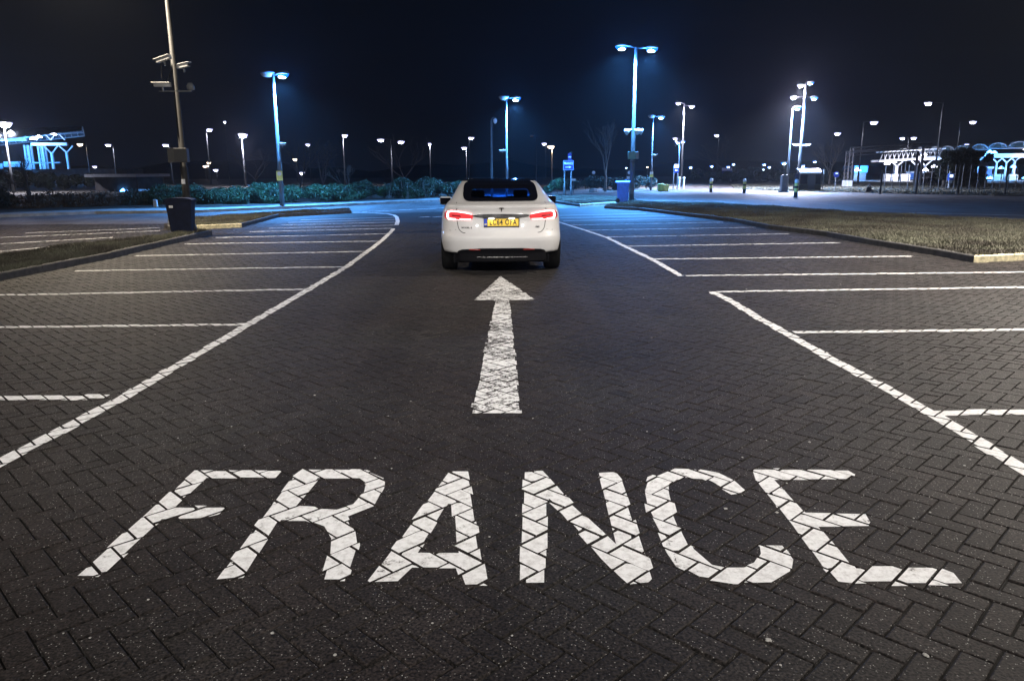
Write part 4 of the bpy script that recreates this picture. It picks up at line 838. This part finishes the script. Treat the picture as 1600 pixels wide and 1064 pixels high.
# right canopy
D = 106; u = Wp(1501, 250, D).x-Wp(1500, 250, D).x; pl = Wp(1500, 255, D); can = thing('toll_canopy', 'white truss canopy with vaulted roof over toll booths at the right', 'canopy', (pl.x, D, 0)); ox = 1500
def RX(px): return (px-1500)*u
def RZ(px, py): return Wp(px, py, D).z
tr = MB(); tops = [(1380, 237.5), (1440, 233.5), (1475, 232)]; bots = [(1372, 252), (1440, 248), (1475, 247)]
def along(pts, px):
    for (xa, ya), (xb, yb) in zip(pts, pts[1:]):
        if px <= xb: return ya+(yb-ya)*(px-xa)/(xb-xa)
    return pts[-1][1]
tr.tube([(RX(x), 0, RZ(x, y)) for x, y in tops], .13, 6); tr.tube([(RX(x), 0, RZ(x, y)) for x, y in bots], .18, 6); tr.tube([(RX(x), 2.2, RZ(x, y)) for x, y in bots], .16, 6); tr.tube([(RX(x), 2.2, RZ(x, y)) for x, y in tops], .1, 6)
px = 1374
while px < 1472:
    tr.tube([(RX(px), 0, RZ(px, along(bots, max(px, 1372)))), (RX(px+5), 0, RZ(px+5, along(tops, max(px+5, 1380)))), (RX(px+9.5), 0, RZ(px+9.5, along(bots, px+9.5)))], .07, 5)
    tr.tube([(RX(px+5), 0, RZ(px+5, along(tops, max(px+5, 1380)))), (RX(px+5), 2.2, RZ(px+5, along(tops, max(px+5, 1380))))], .06, 4); px += 7
tr.build('truss', M_white, can)
vault_m = mat('vault_sheet', (.12, .17, .17), .5, noise=.3, nscale=1)
VA = [(1429, 1441, 238, 230.5), (1448, 1466, 237.5, 229.5), (1467, 1488, 236, 228.5), (1489, 1512, 235, 227.5), (1514, 1540, 234, 225.5), (1541, 1570, 232, 223.5), (1571, 1606, 231.5, 221.5), (1607, 1645, 231, 220)]
for k, (xa, xb, yb, yt) in enumerate(VA):
    mb = MB(); n = 10; arc = []
    for i in range(n+1):
        a = pi*i/n; x = (xa+xb)/2-(xb-xa)/2*cos(a); z = RZ(x, yb)+(RZ(x, yt)-RZ(x, yb))*sin(a); arc.append((RX(x), z))
    mb.v = [(x, 0, z) for x, z in arc]+[(x, 5, z) for x, z in arc]; mb.f = [(i, i+1, n+2+i, n+1+i) for i in range(n)]
    o = mb.build('vault', vault_m, can, True); MB().tube([(x, -.05, z) for x, z in arc], .10, 6).build('arch_rim', M_grey, o)
    mb = MB(); mb.tube([(arc[0][0], 0, arc[0][1]), (arc[-1][0], 0, arc[-1][1])], .1, 5)
    for i in range(2, n-1, 2): mb.tube([(arc[i][0], 0, arc[i][1]), (arc[i][0]+(.3 if i % 4 else -.3), 0, arc[0][1])], .05, 4)
    mb.build('web', M_grey, o)
MB().tube([(RX(1430), -.2, RZ(1430, 247.5)), (RX(1466), -.2, RZ(1466, 247))], .3, 8).build('eaves_beam', M_white, can); MB().box(((RX(1530)+RX(1640))/2, -.2, RZ(1570, 243.5)), (RX(1640)-RX(1530), .6, .55)).build('eaves_beam', M_white, can)
for px, yt, wd in ((1405, 259, 5), (1436, 258, 3.5), (1450, 258, 3), (1531, 252, 4), (1562, 253, 3), (1577, 253, 3), (1590, 251, 4.5)):
    zt = RZ(px, yt); MB().tube([(RX(px), .6, 0), (RX(px), .6, zt)], [wd*u*.55, wd*u*.45], 10).build('column', M_white, can, True)
    for s in (-1, 1): MB().tube([(RX(px), .6, zt-.1), (RX(px)+s*9*u, .6, zt+6.5*u)], .1, 6).build('brace', M_white, can)
for xa, xb in ((1380, 1389), (1392, 1401), (1407, 1420), (1551, 1565), (1573, 1588)):
    MB().box(((RX(xa)+RX(xb))/2, -.5, RZ(xa, 278)), (RX(xb)-RX(xa), .5, 11*u)).build('booth_panel', M_white if xa < 1500 else mat('tan_panel', (.5, .42, .28), .6), can)
for xa, xb, ya, yb in ((1444, 1452, 271, 281), (1536, 1562, 264, 280), (1481, 1489, 272, 281)):
    MB().box(((RX(xa)+RX(xb))/2, 2.5, (RZ(xa, ya)+RZ(xa, yb))/2), (RX(xb)-RX(xa), 2, RZ(xa, ya)-RZ(xa, yb))).build('booth', mat('booth_blue', (.1, .25, .6), .4), can)
    MB().box(((RX(xa)+RX(xb))/2, 2.5, RZ(xa, ya)+.15), (RX(xb)-RX(xa)+.8, 2.8, .25)).build('booth_roof', M_white, can)
for px, py in ((1379.5, 257), (1389.5, 254.5), (1536, 239), (1543, 240), (1592, 235), (1575, 262), (1557, 264), (1440, 267), (1435, 243), (1453, 261.5), (1536, 279.5), (1542, 279.5), (1596, 279), (1484, 276)): flood(can, (RX(px), -1.2, RZ(px, py)), BLUE if px > 1500 and px != 1592 else COOL, 1.3, 20)
for px, py, c, e, yy in ((1400, 265, COOL, 2600, -1.8), (1432, 262, COOL, 2000, -2), (1455, 262, BLUE, 1800, -1.5), (1540, 258, BLUE, 3400, -1.8), (1570, 262, BLUE, 3400, -2), (1592, 262, COOL, 1800, -2), (1425, 225, COOL, 250, -4), (1600, 226, BLUE, 400, -4)): lamp_point(can, (RX(px), yy, RZ(px, py)), c, e*.24, .3)
sheet('toll_plaza', [(can.location.x-16, 84), (can.location.x+26, 84), (can.location.x+26, 125), (can.location.x-16, 125)], .02, M_pave, 'pale lit plaza under the right canopy')
D = 112; pl = Wp(1342, 270, D); t = thing('container', 'blue box container standing beyond the gantry', 'container', (pl.x, D, 0)); za, zb = Wp(1345, 281, D).z, Wp(1345, 259, D).z; w = Wp(1359, 265, D).x-Wp(1338, 265, D).x
MB().box((.3, 2, (Wp(1345, 270, D).z+zb)/2), (w, 4, zb-Wp(1345, 270, D).z)).build('body', mat('container_blue', (.05, .25, .6), .5), t); MB().box((.3, 2, Wp(1345, 270, D).z/2), (w*.9, 3.5, Wp(1345, 270, D).z-.02)).build('base', M_grey, t)
flood(t, (-.4, -.4, Wp(1345, 267, D).z), COOL, 1.5, 25); lamp_point(t, (.2, -1.4, Wp(1345, 266, D).z), BLUE, 800)
# gantry
D = 70; pl = Wp(1360, 290, D); t = thing('gantry', 'dark steel height gantry spanning the road at the right', 'gantry', (pl.x, D, 0))
def GX(px): return Wp(px, 260, D).x-pl.x
for px, py, yy in ((1329, 231, 0), (1335, 236, 1.6)):
    zt = Wp(px, py, D).z; lat = MB()
    for dx in (-.16, .16): lat.tube([(GX(px)+dx, yy, 0), (GX(px)+dx, yy, zt)], .05, 6)
    for q in range(9): lat.tube([(GX(px)-.16, yy, zt*q/9), (GX(px)+.16, yy, zt*(q+1)/9)], .03, 4)
    lat.build('upright', mat('gantry_steel', (.08, .075, .075), .6), t)
    b = MB(); x1 = GX(1452 if yy == 0 else 1443)
    for dz in (0, .42): b.tube([(GX(px)-.2, yy, zt-dz), (x1, yy, zt-dz+.35)], .06, 6)
    nq = 16
    for q in range(nq): b.tube([(GX(px)+(x1-GX(px))*q/nq, yy, zt-.42+.35*q/nq), (GX(px)+(x1-GX(px))*(q+1)/nq, yy, zt+.35*(q+1)/nq)], .03, 4)
    b.build('truss_beam', M_dark, t)
    xr = GX(1440 if yy == 0 else 1446); MB().tube([(xr, yy, 0), (xr, yy, zt)], .12, 8).build('upright', M_dark, t)
    MB().box((GX(px), yy, .3), (.45, .4, .6)).build('footing', M_white2, t)
# fence posts and rails
t = thing('wire_fence', 'thin dark wire fence running along the right verge', 'fence', (*hx(1380, 58),  0)); x0 = hx(1380, 58)[0]; xs = [hx(px, 58)[0]-x0 for px in range(1380, 1720, 12)]
for x in xs: MB().tube([(x, 0, 0), (x, 0, 1.9)], .035, 5).build('post', M_dark, t)
wr = MB()
for z in (.1, .5, .95, 1.4, 1.85): wr.tube([(xs[0], -.04, z), (xs[-1], -.04, z)], .012, 3)
wr.build('wire', M_dark, t)
for k, (px, hh) in enumerate(((1375, 1.5), (1431, 2.0), (1496, 1.8), (1570, 1.6))):
    p = G(px, 303.5); t = thing('black_post', ['short', 'tall', 'middle', 'last'][k]+' black post standing on the verge before the fence, '+['by the stand', 'below the gantry leg', 'below the evergreens', 'near the frame edge'][k], 'post', p, 0, 'black posts'); MB().tube([(0, 0, 0), (0, 0, hh)], .06, 8).build('shaft', M_black, t); MB().lathe([(.1, 0), (.1, .05)], (0, 0, 0), 8).build('foot', M_black, t)
D = 62; pl = Wp(1483, 288, D); t = thing('ticket_machine', 'tall lit blue white ticket machine before the evergreens', 'ticket machine', (pl.x, D, 0)); MB().box((0, 0, .7), (.12, .12, 1.4)).build('stem', M_white2, t); z = Wp(1483, 277, D).z; MB().box((.05, 0, z), (.42, .3, .55)).build('head', mat('machine_blue', (.05, .15, .6), .4), t, bevel=.03)
MB().box((.02, -.16, z+.08), (.26, .02, .22)).build('screen', emat('screen_glow', (.55, .75, 1), 3.0), t); MB().box((.0, -.16, z-.35), (.28, .02, .26)).build('panel', M_white, t)
for k, (px, lab) in enumerate(((1459, 'dark parked car with pale arch line left of the ticket machine'), (1489, 'dark parked car right of the ticket machine'))):
    D = 72; pl = Wp(px, 290, D); t = thing('parked_car', lab, 'car', (pl.x, D, 0), 0, 'dark cars parked behind the fence')
    prof = [(-1.05, .3), (-1.08, .75), (-.9, .85), (-.65, 1.3), (.5, 1.32), (.85, .9), (1.35, .8), (1.4, .35)]
    n = len(prof); mb = MB(); mb.v = [(x, y, z) for y in (-.8, .8) for x, z in prof]; mb.f = [tuple(range(n)), tuple(range(n, 2*n))]+[(i, (i+1) % n, n+(i+1) % n, n+i) for i in range(n)]
    mb.build('body', mat('dark_car_paint', (.01, .011, .014), .25), t, bevel=.06)
    for s in (-.68, .85):
        for yy in (-.8, .8):
            o = MB().lathe([(.3, -.09), (.3, .09)], (0, 0, 0), 14).build('wheel', M_black, t); o.rotation_euler = (R(90), 0, 0); o.location = (s, yy, .3)

# ------------------------------------------------------------------ the white car
TAB = np.array([  # z, half width, rear y, corner depth, exponent, front y
 (.335, .930, .075, .80, 3.2, 4.72), (.40, .942, .045, .80, 3.2, 4.84), (.48, .953, .018, .80, 3.2, 4.90), (.545, .957, .000, .80, 3.2, 4.93), (.58, .957, .004, .80, 3.2, 4.93),
 (.64, .955, .040, .80, 3.1, 4.92), (.75, .952, .070, .80, 3.0, 4.86), (.85, .945, .085, .78, 3.0, 4.70), (.93, .930, .080, .76, 2.9, 4.35), (.99, .908, .058, .74, 2.8, 3.95),
 (1.035, .885, .030, .72, 2.8, 3.62), (1.055, .872, .036, .72, 2.8, 3.52), (1.07, .860, .085, .70, 2.8, 3.46), (1.09, .838, .21, .66, 2.7, 3.40), (1.13, .802, .37, .60, 2.6, 3.30),
 (1.20, .762, .63, .56, 2.6, 3.12), (1.28, .722, .98, .52, 2.6, 2.94), (1.35, .684, 1.36, .46, 2.6, 2.80), (1.40, .645, 1.74, .36, 2.5, 2.68), (1.425, .60, 2.00, .26, 2.4, 2.58), (1.44, .50, 2.22, .12, 2.3, 2.48)])
def pch(z, k):
    zs = TAB[:, 0]; ys = TAB[:, k]; i = int(np.clip(np.searchsorted(zs, z)-1, 0, len(zs)-2)); h = zs[i+1]-zs[i]; t = (z-zs[i])/h
    d = np.diff(ys)/np.diff(zs)
    def m(j):
        if j == 0: return d[0]
        if j == len(zs)-1: return d[-1]
        a, b = d[j-1], d[j]
        return 0 if a*b <= 0 else 2*a*b/(a+b)
    t2, t3 = t*t, t*t*t
    return (2*t3-3*t2+1)*ys[i]+(t3-2*t2+t)*h*m(i)+(-2*t3+3*t2)*ys[i+1]+(t3-t2)*h*m(i+1)
def rear_y(x, z):
    w = pch(z, 1); q = min(abs(x)/w, .9999); p = pch(z, 4); return pch(z, 2)+pch(z, 3)*(1-(1-q**p)**(1/p))
M_carw = mat('white_car_paint', (.56, .553, .55), .45, spec=.3, coat=.7)
M_carblk = mat('car_black_trim', (.004, .004, .005), .7, spec=.06)
M_gloss = mat('black_glass', (.004, .004, .006), .06)
M_tyre = mat('tyre_rubber', (.005, .005, .005), .9, spec=.1)
M_chrome = mat('chrome', (.75, .75, .76), .12, 1.0)
M_seam = mat('shut_gap', (.004, .004, .004), .9)
def glass_mat():
    m = bpy.data.materials.new('tinted_glass'); m.use_nodes = True; n = m.node_tree
    for x in list(n.nodes): n.nodes.remove(x)
    o = n.nodes.new('ShaderNodeOutputMaterial'); tr = n.nodes.new('ShaderNodeBsdfTransparent'); gl_ = n.nodes.new('ShaderNodeBsdfGlossy'); mx = n.nodes.new('ShaderNodeMixShader'); fr = n.nodes.new('ShaderNodeValue')
    tr.inputs[0].default_value = (.34, .62, 1.0, 1); gl_.inputs['Roughness'].default_value = .02; fr.outputs[0].default_value = .10
    n.links.new(fr.outputs[0], mx.inputs[0]); n.links.new(tr.outputs[0], mx.inputs[1]); n.links.new(gl_.outputs[0], mx.inputs[2]); n.links.new(mx.outputs[0], o.inputs[0]); return m
M_glass = glass_mat()
cp = G(784.5, 430)
car = thing('car', 'white fastback car with glowing red tail lights, seen from behind', 'car', (cp.x, 11.5, 0), R(2.0))
zl = np.unique(np.concatenate([np.linspace(.335, .56, 8), np.linspace(.56, 1.03, 18), np.linspace(1.03, 1.13, 14), np.linspace(1.13, 1.44, 34)])); nr, nf, ns = 40, 24, 22
def winx(z): return .575      # half width of the rear glass
rows = []
for z in zl:
    w, yr, L_, p, yf = [pch(z, k) for k in (1, 2, 3, 4, 5)]; Lf = min(.9, .45*(yf-yr)); L_ = min(L_, .45*(yf-yr)); r_ = []
    for i in range(nr+1):
        a = -pi/2+pi*i/nr; q = min(abs(sin(a))**(2/p), 1); x = w*math.copysign(q, a); r_.append((x, yr+L_*(1-abs(cos(a))**(2/p)), z))
    for i in range(1, ns): 
        t = i/ns; r_.append((w*(1+.012*sin(pi*t)), yr+L_+(yf-Lf-yr-L_)*t, z))
    for i in range(nf+1):
        a = pi/2-pi*i/nf; q = min(abs(sin(a))**(2/2.4), 1); r_.append((w*math.copysign(q, a), yf-Lf*(1-abs(cos(a))**(2/2.4)), z))
    for i in range(1, ns):
        t = 1-i/ns; r_.append((-w*(1+.012*sin(pi*t)), yr+L_+(yf-Lf-yr-L_)*t, z))
    rows.append(r_)
N = len(rows[0]); body = MB(); roof = MB(); sidew = MB()
body.v = [p for r_ in rows for p in r_]; roof.v = list(body.v); sidew.v = list(body.v)
for j in range(len(rows)-1):
    zc = (zl[j]+zl[j+1])/2
    for i in range(N):
        f = (j*N+i, j*N+(i+1) % N, (j+1)*N+(i+1) % N, (j+1)*N+i); cx = sum(body.v[k][0] for k in f)/4; cy = sum(body.v[k][1] for k in f)/4
        if i < nr and abs(cx) < winx(zc)-.03 and 1.135 < zc < 1.40: continue                     # opening of the rear glass
        if nr+ns <= i < nr+ns+nf and abs(cx) < pch(zc, 1)*.90 and 1.03 < zc < 1.40: continue     # opening of the windscreen
        side = (nr <= i < nr+ns) or i >= nr+ns+nf
        if side and 1.10 < zc < 1.385 and cy < pch(zc, 5)-.35 and cy > pch(zc, 2)+.62: sidew.f.append(f); continue
        (roof if zc > 1.405 else body).f.append(f)
roof.f.append(tuple((len(rows)-1)*N+i for i in range(N)))
body.f.append(tuple(range(N-1, -1, -1)))
bo = body.build('body', M_carw, car, True)
ro = roof.build('roof', M_gloss, car, True); so = sidew.build('side_window', M_gloss, car, True)
# wheel arches cut out of the shell
cuts = MB()
for yy in (.86+.0, 3.82):
    for s in (-1, 1): cuts.lathe([(.385, -.18), (.385, .18)], (s*.93, yy, .345), 28, 'x')
cut = cuts.build('cutter', M_seam)
bmod = bo.modifiers.new('arch', 'BOOLEAN'); bmod.object = cut; bmod.operation = 'DIFFERENCE'; bmod.solver = 'FAST'
dg = bpy.context.evaluated_depsgraph_get(); me2 = bpy.data.meshes.new_from_object(bo.evaluated_get(dg)); bo.modifiers.clear()
if len(me2.polygons) > 1500: bo.data = me2
bpy.data.objects.remove(cut)
bo.data.shade_smooth()
def zbounds(poly, z):
    xs = []
    for i in range(len(poly)):
        (x1, z1), (x2, z2) = poly[i-1], poly[i]
        if (z1 > z) != (z2 > z): xs.append(x1+(x2-x1)*(z-z1)/(z2-z1))
    return (min(xs), max(xs)) if len(xs) > 1 else None
def patch(name, poly, off, m, parent, nz=14, nx=26, thick=.02, smooth=True):
    z0, z1 = min(p[1] for p in poly), max(p[1] for p in poly); rws = []
    for k in range(nz+1):
        z = z0+(z1-z0)*min(max(k/nz, .002), .998); b = zbounds(poly, z); rws.append([(b[0]+(b[1]-b[0])*i/nx, z) for i in range(nx+1)])
    mb = MB(); w = nx+1
    for r_ in rws: mb.v += [(x, rear_y(x, z)-off, z) for x, z in r_]
    mb.f = [(k*w+i, k*w+i+1, (k+1)*w+i+1, (k+1)*w+i) for k in range(nz) for i in range(nx)]
    if thick:
        loop = [i for i in range(w)]+[k*w+nx for k in range(1, nz+1)]+[nz*w+i for i in range(nx-1, -1, -1)]+[k*w for k in range(nz-1, 0, -1)]; b0 = len(mb.v)
        mb.v += [(mb.v[i][0]*.998, mb.v[i][1]+thick, mb.v[i][2]) for i in loop]; n = len(loop)
        mb.f += [(loop[i], loop[(i+1) % n], b0+(i+1) % n, b0+i) for i in range(n)]
    return mb.build(name, m, parent, smooth)
def ribbon(name, pts, w, off, m, parent, closed=False):
    mb = MB(); n = len(pts); P = [Vector(p) for p in pts]; ws = w if isinstance(w, (list, tuple)) else [w]*n
    for i in range(n):
        a = P[(i-1) % n] if closed or i else P[0]; b = P[(i+1) % n] if closed or i < n-1 else P[-1]; d = (b-a).normalized(); nn = Vector((-d.y, d.x))*ws[i]/2
        for q in (P[i]+nn, P[i]-nn): mb.v.append((q.x, rear_y(q.x, q.y)-off, q.y))
    mb.f = [(i*2, i*2+1, ((i+1) % n)*2+1, ((i+1) % n)*2) for i in range(n if closed else n-1)]
    k = len(mb.v); mb.v += [(x, y+.012, z) for x, y, z in mb.v[:k]]
    mb.f += [(f[0], f[3], f[3]+k, f[0]+k) for f in mb.f[:]]+[(f[1], f[2], f[2]+k, f[1]+k) for f in mb.f[:]]
    return mb.build(name, m, parent)
def rounded(poly, r=.04, n=5):
    out = []
    for i in range(len(poly)):
        a, b, c = Vector(poly[i-1]), Vector(poly[i]), Vector(poly[(i+1) % len(poly)]); rr = min(r, (a-b).length*.45, (c-b).length*.45)
        p0 = b+(a-b).normalized()*rr; p1 = b+(c-b).normalized()*rr
        for k in range(n+1):
            t = k/n; q = p0*(1-t)**2+b*2*t*(1-t)+p1*t*t; out.append((q.x, q.y))
    return out
# rear glass; its black surround is widened to stand in for the dark behind
def densify(poly, ref):
    out = []
    for i in range(len(poly)):
        a, b = poly[i], poly[(i+1) % len(poly)]; k = 14 if hypot(ref[i][0]-ref[(i+1) % len(ref)][0], ref[i][1]-ref[(i+1) % len(ref)][1]) > .1 else 1
        out += [(a[0]+(b[0]-a[0])*q/k, a[1]+(b[1]-a[1])*q/k) for q in range(k)]
    return out
wo = rounded([(-.595, 1.118), (.595, 1.118), (.605, 1.402), (-.605, 1.402)], .10)
wi = rounded([(-.47, 1.160), (.47, 1.160), (.46, 1.290), (-.46, 1.290)], .05)
rw = patch('rear_window', wi, .048, M_glass, car, 16, 24, 0)
wo, wi = densify(wo, wo), densify(wi, wo); sur = MB(); n = len(wo)
for p_ in (wo, wi): sur.v += [(x, rear_y(x, z)-.005, z) for x, z in p_]
mid = [((a[0]+b[0])/2, (a[1]+b[1])/2) for a, b in zip(wo, wi)]
sur.v = [(x, rear_y(x, z)-.052, z) for x, z in wo]+[(x, rear_y(x, z)-.052, z) for x, z in mid]+[(x, rear_y(x, z)-.052, z) for x, z in wi]
sur.f = [(k*n+i, k*n+(i+1) % n, (k+1)*n+(i+1) % n, (k+1)*n+i) for k in (0, 1) for i in range(n)]
sur.build('window_surround', M_gloss, rw)
ws_ = MB(); k = 10                       # windscreen
for i in range(k+1):
    z = 1.02+(1.41-1.02)*i/k; w, yf = pch(z, 1), pch(z, 5); Lf = min(.9, .45*(yf-pch(z, 2)))
    for j in range(13):
        x = -w*.93+1.86*w*j/12; ws_.v.append((x, yf-Lf*(1-(1-min(abs(x)/w, .999)**2.4)**(1/2.4))+.003, z))
ws_.f = [(i*13+j, i*13+j+1, (i+1)*13+j+1, (i+1)*13+j) for i in range(k) for j in range(12)]
ws_.build('windscreen', M_glass, car, True)
# cabin
MB().box((0, 2.0, .98), (1.30, 3.1, .05)).box((0, 3.30, 1.03), (1.36, .5, .10)).build('cabin_trim', M_carblk, car)
for s in (-.38, .38):
    st = MB().box((s, 2.05, .99), (.50, .14, .30)).build('front_seat', M_carblk, car, bevel=.04); MB().box((s, 2.03, 1.185), (.25, .09, .11)).build('headrest', M_carblk, st, bevel=.03)
st = MB().box((0, 1.35, 1.0), (1.3, .14, .22)).build('rear_seat', M_carblk, car, bevel=.04)
for s in (-.45, .45): MB().box((s, 1.32, 1.12), (.22, .08, .06)).build('headrest', M_carblk, st, bevel=.03)
# boot lid with its gap
lid = rounded([(-.695, 1.02), (-.690, .86), (-.66, .70), (-.60, .645), (.60, .645), (.66, .70), (.690, .86), (.695, 1.02)], .05)
ribbon('shut_line', [p for p in lid if p[1] < 1.015], .009, .0022, M_seam, bo)
crs = [(-.70+1.4*i/24, 1.052+.006*cos((i/24-.5)*pi)) for i in range(25)]
ribbon('spoiler_lip', crs, [.004+.016*sin(pi*i/24) for i in range(25)], .010, M_carw, bo)
ribbon('bumper_crease', [(-.90+1.8*i/30, .568) for i in range(31)], .010, .004, M_carw, bo)
for s in (-1, 1): ribbon('shut_line', [(s*.695, 1.02), (s*.70, 1.06), (s*.69, 1.10)], .008, .002, M_seam, bo); ribbon('shut_line', [(s*.70, .69), (s*.80, .675), (s*.90, .67)], .006, .002, M_seam, bo)
# lower black diffuser, tow strip, reflectors
dif = rounded([(-.70, .20), (.70, .20), (.685, .37), (.56, .405), (.3, .412), (-.3, .412), (-.56, .405), (-.685, .37)], .04)
def rear_low(x, z): return rear_y(x, max(z, .336))
_ry = rear_y; rear_y = lambda x, z: _ry(x, max(z, .336))
dp = patch('diffuser', dif, .012, M_carblk, car, 10, 24, .06)
ribbon('chrome_strip', [(-.40+.8*i/20, .273+.004*(i % 2)) for i in range(21)], [.004+.010*abs(sin(i*1.7)) for i in range(21)], .022, M_chrome, dp)
for s in (-1, 1): patch('reflector', [(s*.42-.09, .382), (s*.42+.09, .382), (s*.42+.085, .399), (s*.42-.085, .399)], .018, mat('red_reflector', (.25, .02, .015), .3), dp, 3, 6, .008)
rear_y = _ry
MB().box((0, 2.4, .25), (1.5, 4.2, .16)).build('underbody', M_carblk, car)
def wheel(x, y):
    o = MB().lathe([(.24, -.118), (.32, -.122), (.343, -.10), (.347, -.05), (.347, .05), (.343, .10), (.32, .122), (.24, .118)], (0, 0, 0), 32, 'x').build('wheel', M_tyre, car, True); o.location = (x, y, .347)
    rm = MB().lathe([(.235, -.10), (.24, .10)], (0, 0, 0), 24, 'x')
    for k in range(5):
        a = 2*pi*k/5; rm.box((math.copysign(.108, x), .12*cos(a), .12*sin(a)), (.02, .05, .05))
    rm.build('rim', M_steel, o)
for yy in (.86, 3.82):
    for s in (-1, 1): wheel(s*.835, yy)
# tail lights
M_red = mat('red_lens', (.35, .012, .015), .12, emit=(1, .09, .10), es=.6, coat=.5); M_strip = emat('light_strip_glow', (1, .42, .40), 5.5); M_redd = mat('dark_red_lens', (.10, .004, .006), .15, emit=(1, .02, .03), es=.05)
for s in (-1, 1):
    tl = [(.895, .870), (.890, .930), (.855, .968), (.77, .985), (.66, .975), (.50, .935), (.435, .915), (.425, .898), (.45, .842), (.60, .835), (.86, .838)]
    tl = rounded([(s*x, z) for x, z in tl], .02, 3)
    o = patch('tail_light', tl, .009, M_red, car, 12, 24, .03)
    c_ = [(.455, .925), (.56, .948), (.68, .965), (.775, .968), (.822, .955), (.835, .92), (.832, .875), (.82, .852), (.74, .848), (.60, .848), (.465, .850)]
    ribbon('light_strip', [(s*x, z) for x, z in c_], [.010, .016, .022, .026, .032, .040, .040, .032, .024, .022, .014], .014, M_strip, o)
    patch('inner_lens', [(s*.62, .885), (s*.76, .89), (s*.765, .912), (s*.64, .91)], .013, M_redd, o, 3, 8, .004)
    patch('reverse_lens', [(s*.868, .865), (s*.885, .87), (s*.886, .93), (s*.868, .94)], .013, M_redd, o, 4, 4, .004)
# chrome bar, plate, lettering, emblem
cb = patch('chrome_bar', [(-.46, .905), (-.40, .888), (-.27, .872), (.27, .872), (.40, .888), (.46, .905), (.38, .922), (.2, .929), (-.2, .929), (-.38, .922)], .022, mat('dark_chrome', (.35, .35, .36), .14, 1.0), car, 8, 24, .03)
yp = rear_y(0, .80)-.004
pt = thing_plate = MB().box((0, yp, .795), (.545, .024, .140)).build('number_plate', M_black, car, bevel=.004)
MB().box((.022, yp-.0135, .803), (.474, .004, .108)).build('plate_face', mat('plate_yellow', (.82, .55, .05), .4), pt)
MB().box((-.245, yp-.0135, .803), (.048, .004, .108)).build('country_band', mat('plate_blue', (.015, .05, .42), .4), pt)
flat_text('LC64 OFA', .118, M_black, pt, (.022, yp-.0158, .802), .0028, .70, 0, .002, 1.16)
flat_text('GB', .028, M_yellow, pt, (-.245, yp-.0158, .775), .0006, 1, 0, .002)
M_pl = emat('plate_lamp_glow', (1, .95, .85), 3.2)
for s in (-.155, .155):
    o = MB().lathe([(.05, 0), (.045, .012), (.03, .016)], (0, 0, 0), 14).build('plate_lamp', M_pl, cb); o.location = (s, yp-.030, .868); o.rotation_euler = (R(180), 0, 0); o.scale = (1, .45, 1)
    li = bpy.data.lights.new('plate_light', 'SPOT'); li.energy = .30; li.color = (1, .95, .85); li.spot_size = R(150); li.shadow_soft_size = .01; lo = bpy.data.objects.new('plate_light', li); COL.objects.link(lo); lo.parent = car; lo.location = (s, yp-.055, .850)
em = MB()
def emb(poly):
    n = len(poly); k = len(em.v); em.v += [(x, rear_y(x, z)-.012, z) for x, z in poly]+[(x, rear_y(x, z)-.002, z) for x, z in poly]; em.f += [tuple(k+i for i in range(n))]+[(k+i, k+(i+1) % n, k+n+(i+1) % n, k+n+i) for i in range(n)]
emb([(-.040, 1.018), (-.036, 1.008), (-.012, 1.014), (.012, 1.014), (.036, 1.008), (.040, 1.018), (.02, 1.025), (-.02, 1.025)])
emb([(-.012, 1.0115), (-.002, .960), (.002, .960), (.012, 1.0115), (.005, 1.0125), (-.005, 1.0125)])
em.build('emblem', mat('dark_emblem', (.05, .045, .04), .3, .8), car)
o = flat_text('MODEL S', .034, M_chrome, car, (-.535, rear_y(-.53, .725)-.004, .722), .0006, 1.25, R(-22), .003)
o = flat_text('P85', .034, M_dark, car, (.555, rear_y(.555, .725)-.004, .728), .0014, 1.25, R(22), .003)
# door mirrors
for s in (-1, 1):
    o = MB().box((0, 0, 0), (.24, .16, .155), taper=.85).build('door_mirror', M_carw if s < 0 else M_gloss, car, bevel=.04); o.location = (s*1.0, 3.12, 1.02)
    MB().box((0, -.082, .0), (.20, .01, .12)).build('mirror_glass', M_gloss, o, bevel=.004); MB().box((-s*.16, .02, -.04), (.14, .07, .04)).build('arm', M_carblk, o)

# ------------------------------------------------------------------ night haze over the whole place
if HAZE:
    hz = MB().box((0, 190, 34.5), (760, 560, 72.0)).build('haze', M_black)
    hm = bpy.data.materials.new('night_haze'); hm.use_nodes = True; n = hm.node_tree
    for x in list(n.nodes): n.nodes.remove(x)
    o = n.nodes.new('ShaderNodeOutputMaterial'); v = n.nodes.new('ShaderNodeVolumePrincipled'); v.inputs['Color'].default_value = (.8, .85, .95, 1); v.inputs['Density'].default_value = HAZE; v.inputs['Anisotropy'].default_value = .72
    n.links.new(v.outputs[0], o.inputs['Volume']); hz.data.materials.clear(); hz.data.materials.append(hm); hz['kind'] = 'stuff'
